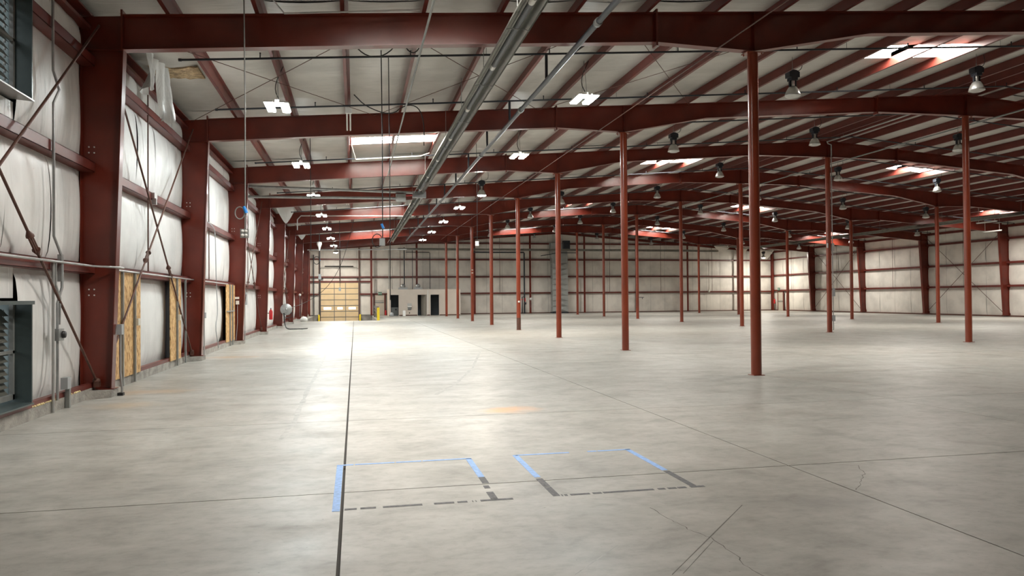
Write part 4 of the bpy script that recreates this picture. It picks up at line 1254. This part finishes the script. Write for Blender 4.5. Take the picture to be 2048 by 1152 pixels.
for a, b in ops + [(OX1, OX1)]:
    m.box(xx + .05, a - .05, -.012, 0, 0, .10); xx = b
m.build('baseboard', 'rust_brown', t)
m = B(); m.box(6.78, 6.84, -.01, .0, 0, OH); m.build('joint_strip', 'white_plastic', t)
m = B(); m.obox((6.64, .10, 1.0), (6.25, .82, 1.0), (.02, .01, 0), (0, 0, .98)); m.build('open_door', 'beige_door', t)
t = thing('locker', 'dark grey cabinet just inside the left office doorway', 'cabinet', (3.75, 72.2, 0))
m = B(); m.box(-.35, .3, -.2, .3, 0, .80); m.build('body', 'grey_plastic', t)
m = B(); m.box(-.30, .25, -.215, -.2, .05, .76); m.build('door', 'strut_grey', t)
m = B(); m.box(.02, .14, -.235, -.215, .52, .66); m.build('vent', 'black_rubber', t)
t = thing('drinking_fountain', 'steel drinking fountain on the office front wall', 'fountain', (5.06, 70.976, 0))
m = B(); m.box(-.2, .2, -.02, .02, .90, 1.18); m.build('back_panel', 'aluminium', t)
m = B(); m.prism([(-.40, .84), (0, .80), (0, .92), (-.36, .90)], 'x', -.2, .2); m.build('basin', 'white_plastic', t)
m = B(); m.prism([(-.30, .72), (0, .56), (0, .80), (-.30, .80)], 'x', -.16, .16); m.build('cooler', 'grey_plastic', t)
m = B().lathe([(0, -.05), (.05, -.04), (.06, 0)], (.0, 0, .28), 10, 'y'); m.build('drain', 'black_rubber', t)
t = thing('folding_sign', 'white folding floor sign before the office front wall', 'sign', (4.52, 70.5, 0))
for s in (-1, 1):
    m = B().obox((0, s * .16, 0), (0, s * .02, .52), (.13, 0, 0), (0, .01, 0)); m.build('panel', 'white_plastic', t)
t = thing('mop_bucket', 'grey bucket shape on floor at the left office corner', 'bucket', (3.32, 69.6, 0))
m = B().lathe([(0, 0), (.20, .01), (.17, .24), (.10, .36), (0, .38)], (0, 0, 0), 14); m.build('body', 'grey_plastic', t)
for i, (x, sz) in enumerate(((4.55, .42), (6.0, .38))):
    t = thing('roof_unit', 'grey fan unit on the office roof, %s one' % ('left', 'right')[i], 'fan', (x, 72.4, OH + .06))
    m = B(); m.box(-sz, sz, -.2, .2, 0, .2); m.build('base', 'grey_plastic', t)
    m = B().lathe([(.0, -.1), (.22, -.08), (.24, 0), (.22, .08), (0, .1)], (0, 0, .32), 16, 'y'); m.build('drum', 'galvanised', t)
# pipes on the far wall
def wallpipe(label, x, z0, z1, r, mt, y=YF - .2):
    pipe_thing('service_pipe', label, 'pipe', [(x, y, z0), (x, y, z1)], r, mt, 8)
wallpipe('black pipe rising from the office roof to the rafters', 4.75, OH + .1, 6.7, .055, 'black_pipe', 73.5)
wallpipe('thin dark pipe left of the black office pipe', 4.35, OH + .1, 6.4, .025, 'rust_brown', 73.5)
wallpipe('thin dark pipe right of the black office pipe', 5.55, OH + .1, 6.4, .03, 'black_pipe', 73.5)
wallpipe('thin pipe on the far wall between exit door and office pipes', 3.3, 2.6, 6.5, .03, 'conduit_grey')
pipe_thing('service_pipe', 'dark pipe bending down behind the middle of the office block', 'pipe', [(5.0, YF - .2, 6.3), (7.35, YF - .2, 6.3), (7.4, YF - .2, 6.2), (7.4, YF - .2, OH)], .03, 'black_pipe', 8)
wallpipe('black hose pipe down the far left corner', -3.95, .1, 6.0, .05, 'black_pipe')
pipe_thing('riser_pipe', 'black fire riser pipe beside the end wall post left of the duct', 'pipe', [(11.5, YF - .70, 6.3), (17.0, YF - .70, 6.3), (17.05, YF - .70, 6.2), (17.05, YF - .70, .0)], .075, 'black_pipe', 10)
t = thing('riser_valve', 'black and red valve group at foot of the fire riser', 'valve', (17.0, YF - .95, 0))
m = B().tube([(-.25, 0, 0), (-.25, 0, 1.7), (.05, 0, 1.75)], .06, 8); m.build('bypass', 'black_pipe', t)
m = B().lathe([(0, -.12), (.14, -.1), (.14, .1), (0, .12)], (.05, 0, 1.05), 10); m.build('body', 'black_pipe', t)
m = B().lathe([(0, -.06), (.09, -.05), (.09, .05), (0, .06)], (-.25, 0, 1.45), 10); m.build('handwheel', 'extinguisher_red', t)
m = B().tube([(.05, -.02, 1.25), (.05, -.02, 1.6)], .05, 8); m.build('red_sleeve', 'extinguisher_red', t)
for x, lb in ((17.78, 'white alarm bell on the post left of the duct'),):
    t = thing('alarm_bell', lb, 'bell', (x, YF - .505, 1.5))
    m = B().lathe([(0, -.1), (.12, -.07), (.15, 0)], (0, 0, 0), 12, 'y'); m.build('bell', 'white_plastic', t)
    m = B().tube([(0, 0, -.1), (-.05, 0, -.9)], .015, 5); m.build('cable', 'strut_grey', t)
# air duct on far wall
t = thing('air_duct', 'tall galvanised air duct with creased sections at middle of far wall', 'duct', (20.0, YF - .95, 0))
zsec = .16; i = 0
while zsec < 5.2:
    h = .56
    m = B(); m.box(0, 1.65, .03, .8, zsec, zsec + h - .02)
    c = (.825, -.13, zsec + h / 2)
    m.add([(0, .03, zsec), (1.65, .03, zsec), (1.65, .03, zsec + h - .02), (0, .03, zsec + h - .02), c], [(0, 1, 4), (1, 2, 4), (2, 3, 4), (3, 0, 4)])
    m.build('section', 'duct_metal', t)
    m = B(); m.box(-.03, 1.68, -.0, .82, zsec + h - .04, zsec + h - .005); m.build('joint', 'aluminium', t)
    zsec += h
m = B(); m.prism([(0, 5.2), (1.65, 5.2), (1.65, 5.9), (1.5, 7.3), (-.15, 7.3), (-.15, 6.3)], 'y', .05, .8); m.build('hood', 'duct_metal', t)
m = B(); m.box(-.05, 1.7, .0, .85, 0, .14); m.build('foot', 'black_pipe', t)
m = B(); m.box(1.1, 1.75, -.5, .1, 6.5, 7.5); m.build('motor_box', 'black_pipe', t)
pipe_thing('gas_pipe', 'dark sloping pipe beside the top of the air duct', 'pipe', [(18.6, 73.4, 5.9), (20.6, 73.7, 6.25), (22.6, 73.7, 6.25), (23.0, YF - .2, 6.25)], .04, 'black_pipe', 8)
t = thing('hand_crank', 'small dark tool hung on the third ridge line column from far wall', 'tool', (20.9, fy(5), 1.6))
m = B(); m.box(-.16, .25, -.02, .02, -.02, .02); m.box(.1, .13, -.02, .02, -.14, 0); m.build('bar', 'black_pipe', t)
t = thing('smoke_detector', 'round white smoke detector on the far wall girt near right corner', 'detector', (37.9, YF - .16, 2.2))
m = B().lathe([(0, -.07), (.13, -.05), (.15, 0)], (0, 0, 0), 12, 'y'); m.build('cover', 'cream_plastic', t)

# ------------------------------------------------------------------ tape outlines on the floor
def tape_rect(label, strips):
    t = thing('tape_outline', label, 'tape', (0, 0, 0))
    for (x0, x1, y0, y1, mt) in strips:
        m = B(); m.box(x0, x1, y0, y1, .0004, .0016); m.build('strip', mt, t)
W_ = .022
def h_dashes(x0, x1, y, mt, cuts):
    out = []
    for a, b in cuts: out.append((x0 + (x1 - x0) * a, x0 + (x1 - x0) * b, y - W_, y + W_, mt))
    return out
s1 = [(-.185, -.125, 5.93, 7.55, 'blue_tape')]
s1 += h_dashes(-.185, 1.16, 7.56, 'blue_tape', [(0, .12), (.13, .42), (.43, .62), (.63, 1)])
s1 += [(1.10, 1.16, 6.75, 7.56, 'blue_tape'), (1.10, 1.16, 6.52, 6.74, 'dark_tape'), (1.09, 1.14, 6.34, 6.44, 'dark_tape'), (1.08, 1.14, 5.98, 6.22, 'dark_tape')]
s1 += h_dashes(-.09, 1.26, 5.97, 'dark_tape', [(0, .07), (.09, .18), (.22, .45), (.52, .64), (.66, .72), (.75, .755), (.77, .775), (.80, 1)])
tape_rect('left taped rectangle on floor, blue tape with worn dark strips', s1)
s2 = [(1.60, 1.66, 6.62, 7.6, 'blue_tape'), (1.60, 1.66, 6.28, 6.57, 'dark_tape'), (1.60, 1.66, 5.96, 6.26, 'dark_tape')]
s2 += h_dashes(1.63, 2.90, 7.59, 'blue_tape', [(0, .46), (.62, .70), (.71, 1)])
s2 += [(2.84, 2.90, 6.60, 7.6, 'blue_tape'), (2.84, 2.90, 6.28, 6.57, 'dark_tape'), (2.84, 2.90, 6.0, 6.27, 'dark_tape')]
s2 += h_dashes(1.66, 2.96, 5.97, 'dark_tape', [(.01, .02), (.03, .05), (.07, .20), (.22, .28), (.29, .64), (.67, .72), (.74, .80), (.81, .87), (.90, 1)])
tape_rect('right taped rectangle on floor, blue tape with worn dark strips', s2)

# ------------------------------------------------------------------ cracks and drag marks in the slabs
def ribbon(name, pts, wd, mt, jitter=0.0):
    rnd = random.Random(len(pts)); P = []
    for (a, b) in zip(pts, pts[1:]):
        for i in range(6):
            t_ = i / 6
            P.append((a[0] + (b[0] - a[0]) * t_ + rnd.uniform(-jitter, jitter), a[1] + (b[1] - a[1]) * t_ + rnd.uniform(-jitter, jitter)))
    P.append(pts[-1]); vs_, fs = [], []
    for i, p in enumerate(P):
        q = P[min(i + 1, len(P) - 1)]; o = P[max(i - 1, 0)]
        d = Vector((q[0] - o[0], q[1] - o[1], 0)).normalized(); n = Vector((-d.y, d.x, 0)) * wd * rnd.uniform(.4, 1.0)
        vs_ += [(p[0] - n.x, p[1] - n.y, .0006), (p[0] + n.x, p[1] + n.y, .0006)]
    for i in range(len(P) - 1): fs.append((2 * i, 2 * i + 1, 2 * i + 3, 2 * i + 2))
    MB().add(vs_, fs).build(name, mt, floor)
mat('crack_dark', (0.14, 0.13, 0.115), 0.8, var=0.3, vscale=20)
mat('scuff_grey', (0.335, 0.33, 0.305), 0.5, var=0.25, vscale=9)
ribbon('crack', [(2.25, 5.47), (2.28, 5.12), (2.30, 4.9), (2.37, 4.69), (2.36, 4.34), (2.32, 4.08), (2.38, 3.8)], .004, 'crack_dark', .012)
ribbon('crack', [(4.34, 6.46), (4.76, 6.35), (4.58, 6.02), (4.35, 5.76), (4.14, 5.55)], .004, 'crack_dark', .012)
ribbon('scratch', [(1.83, 4.12), (2.98, 5.36)], .005, 'crack_dark')
ribbon('scratch', [(1.9, 4.12), (2.35, 4.62)], .003, 'crack_dark')
ribbon('scratch', [(1.27, 4.25), (1.70, 4.69)], .004, 'scuff_grey')
ribbon('skid_mark', [(1.33, 12.65), (1.95, 14.41), (2.72, 17.41), (3.89, 23.17)], .05, 'scuff_grey', .01)
ribbon('skid_mark', [(-0.87, 9.1), (-0.81, 10.55), (-0.85, 13.26), (-0.84, 18.49), (-0.89, 27.43)], .05, 'scuff_grey', .01)
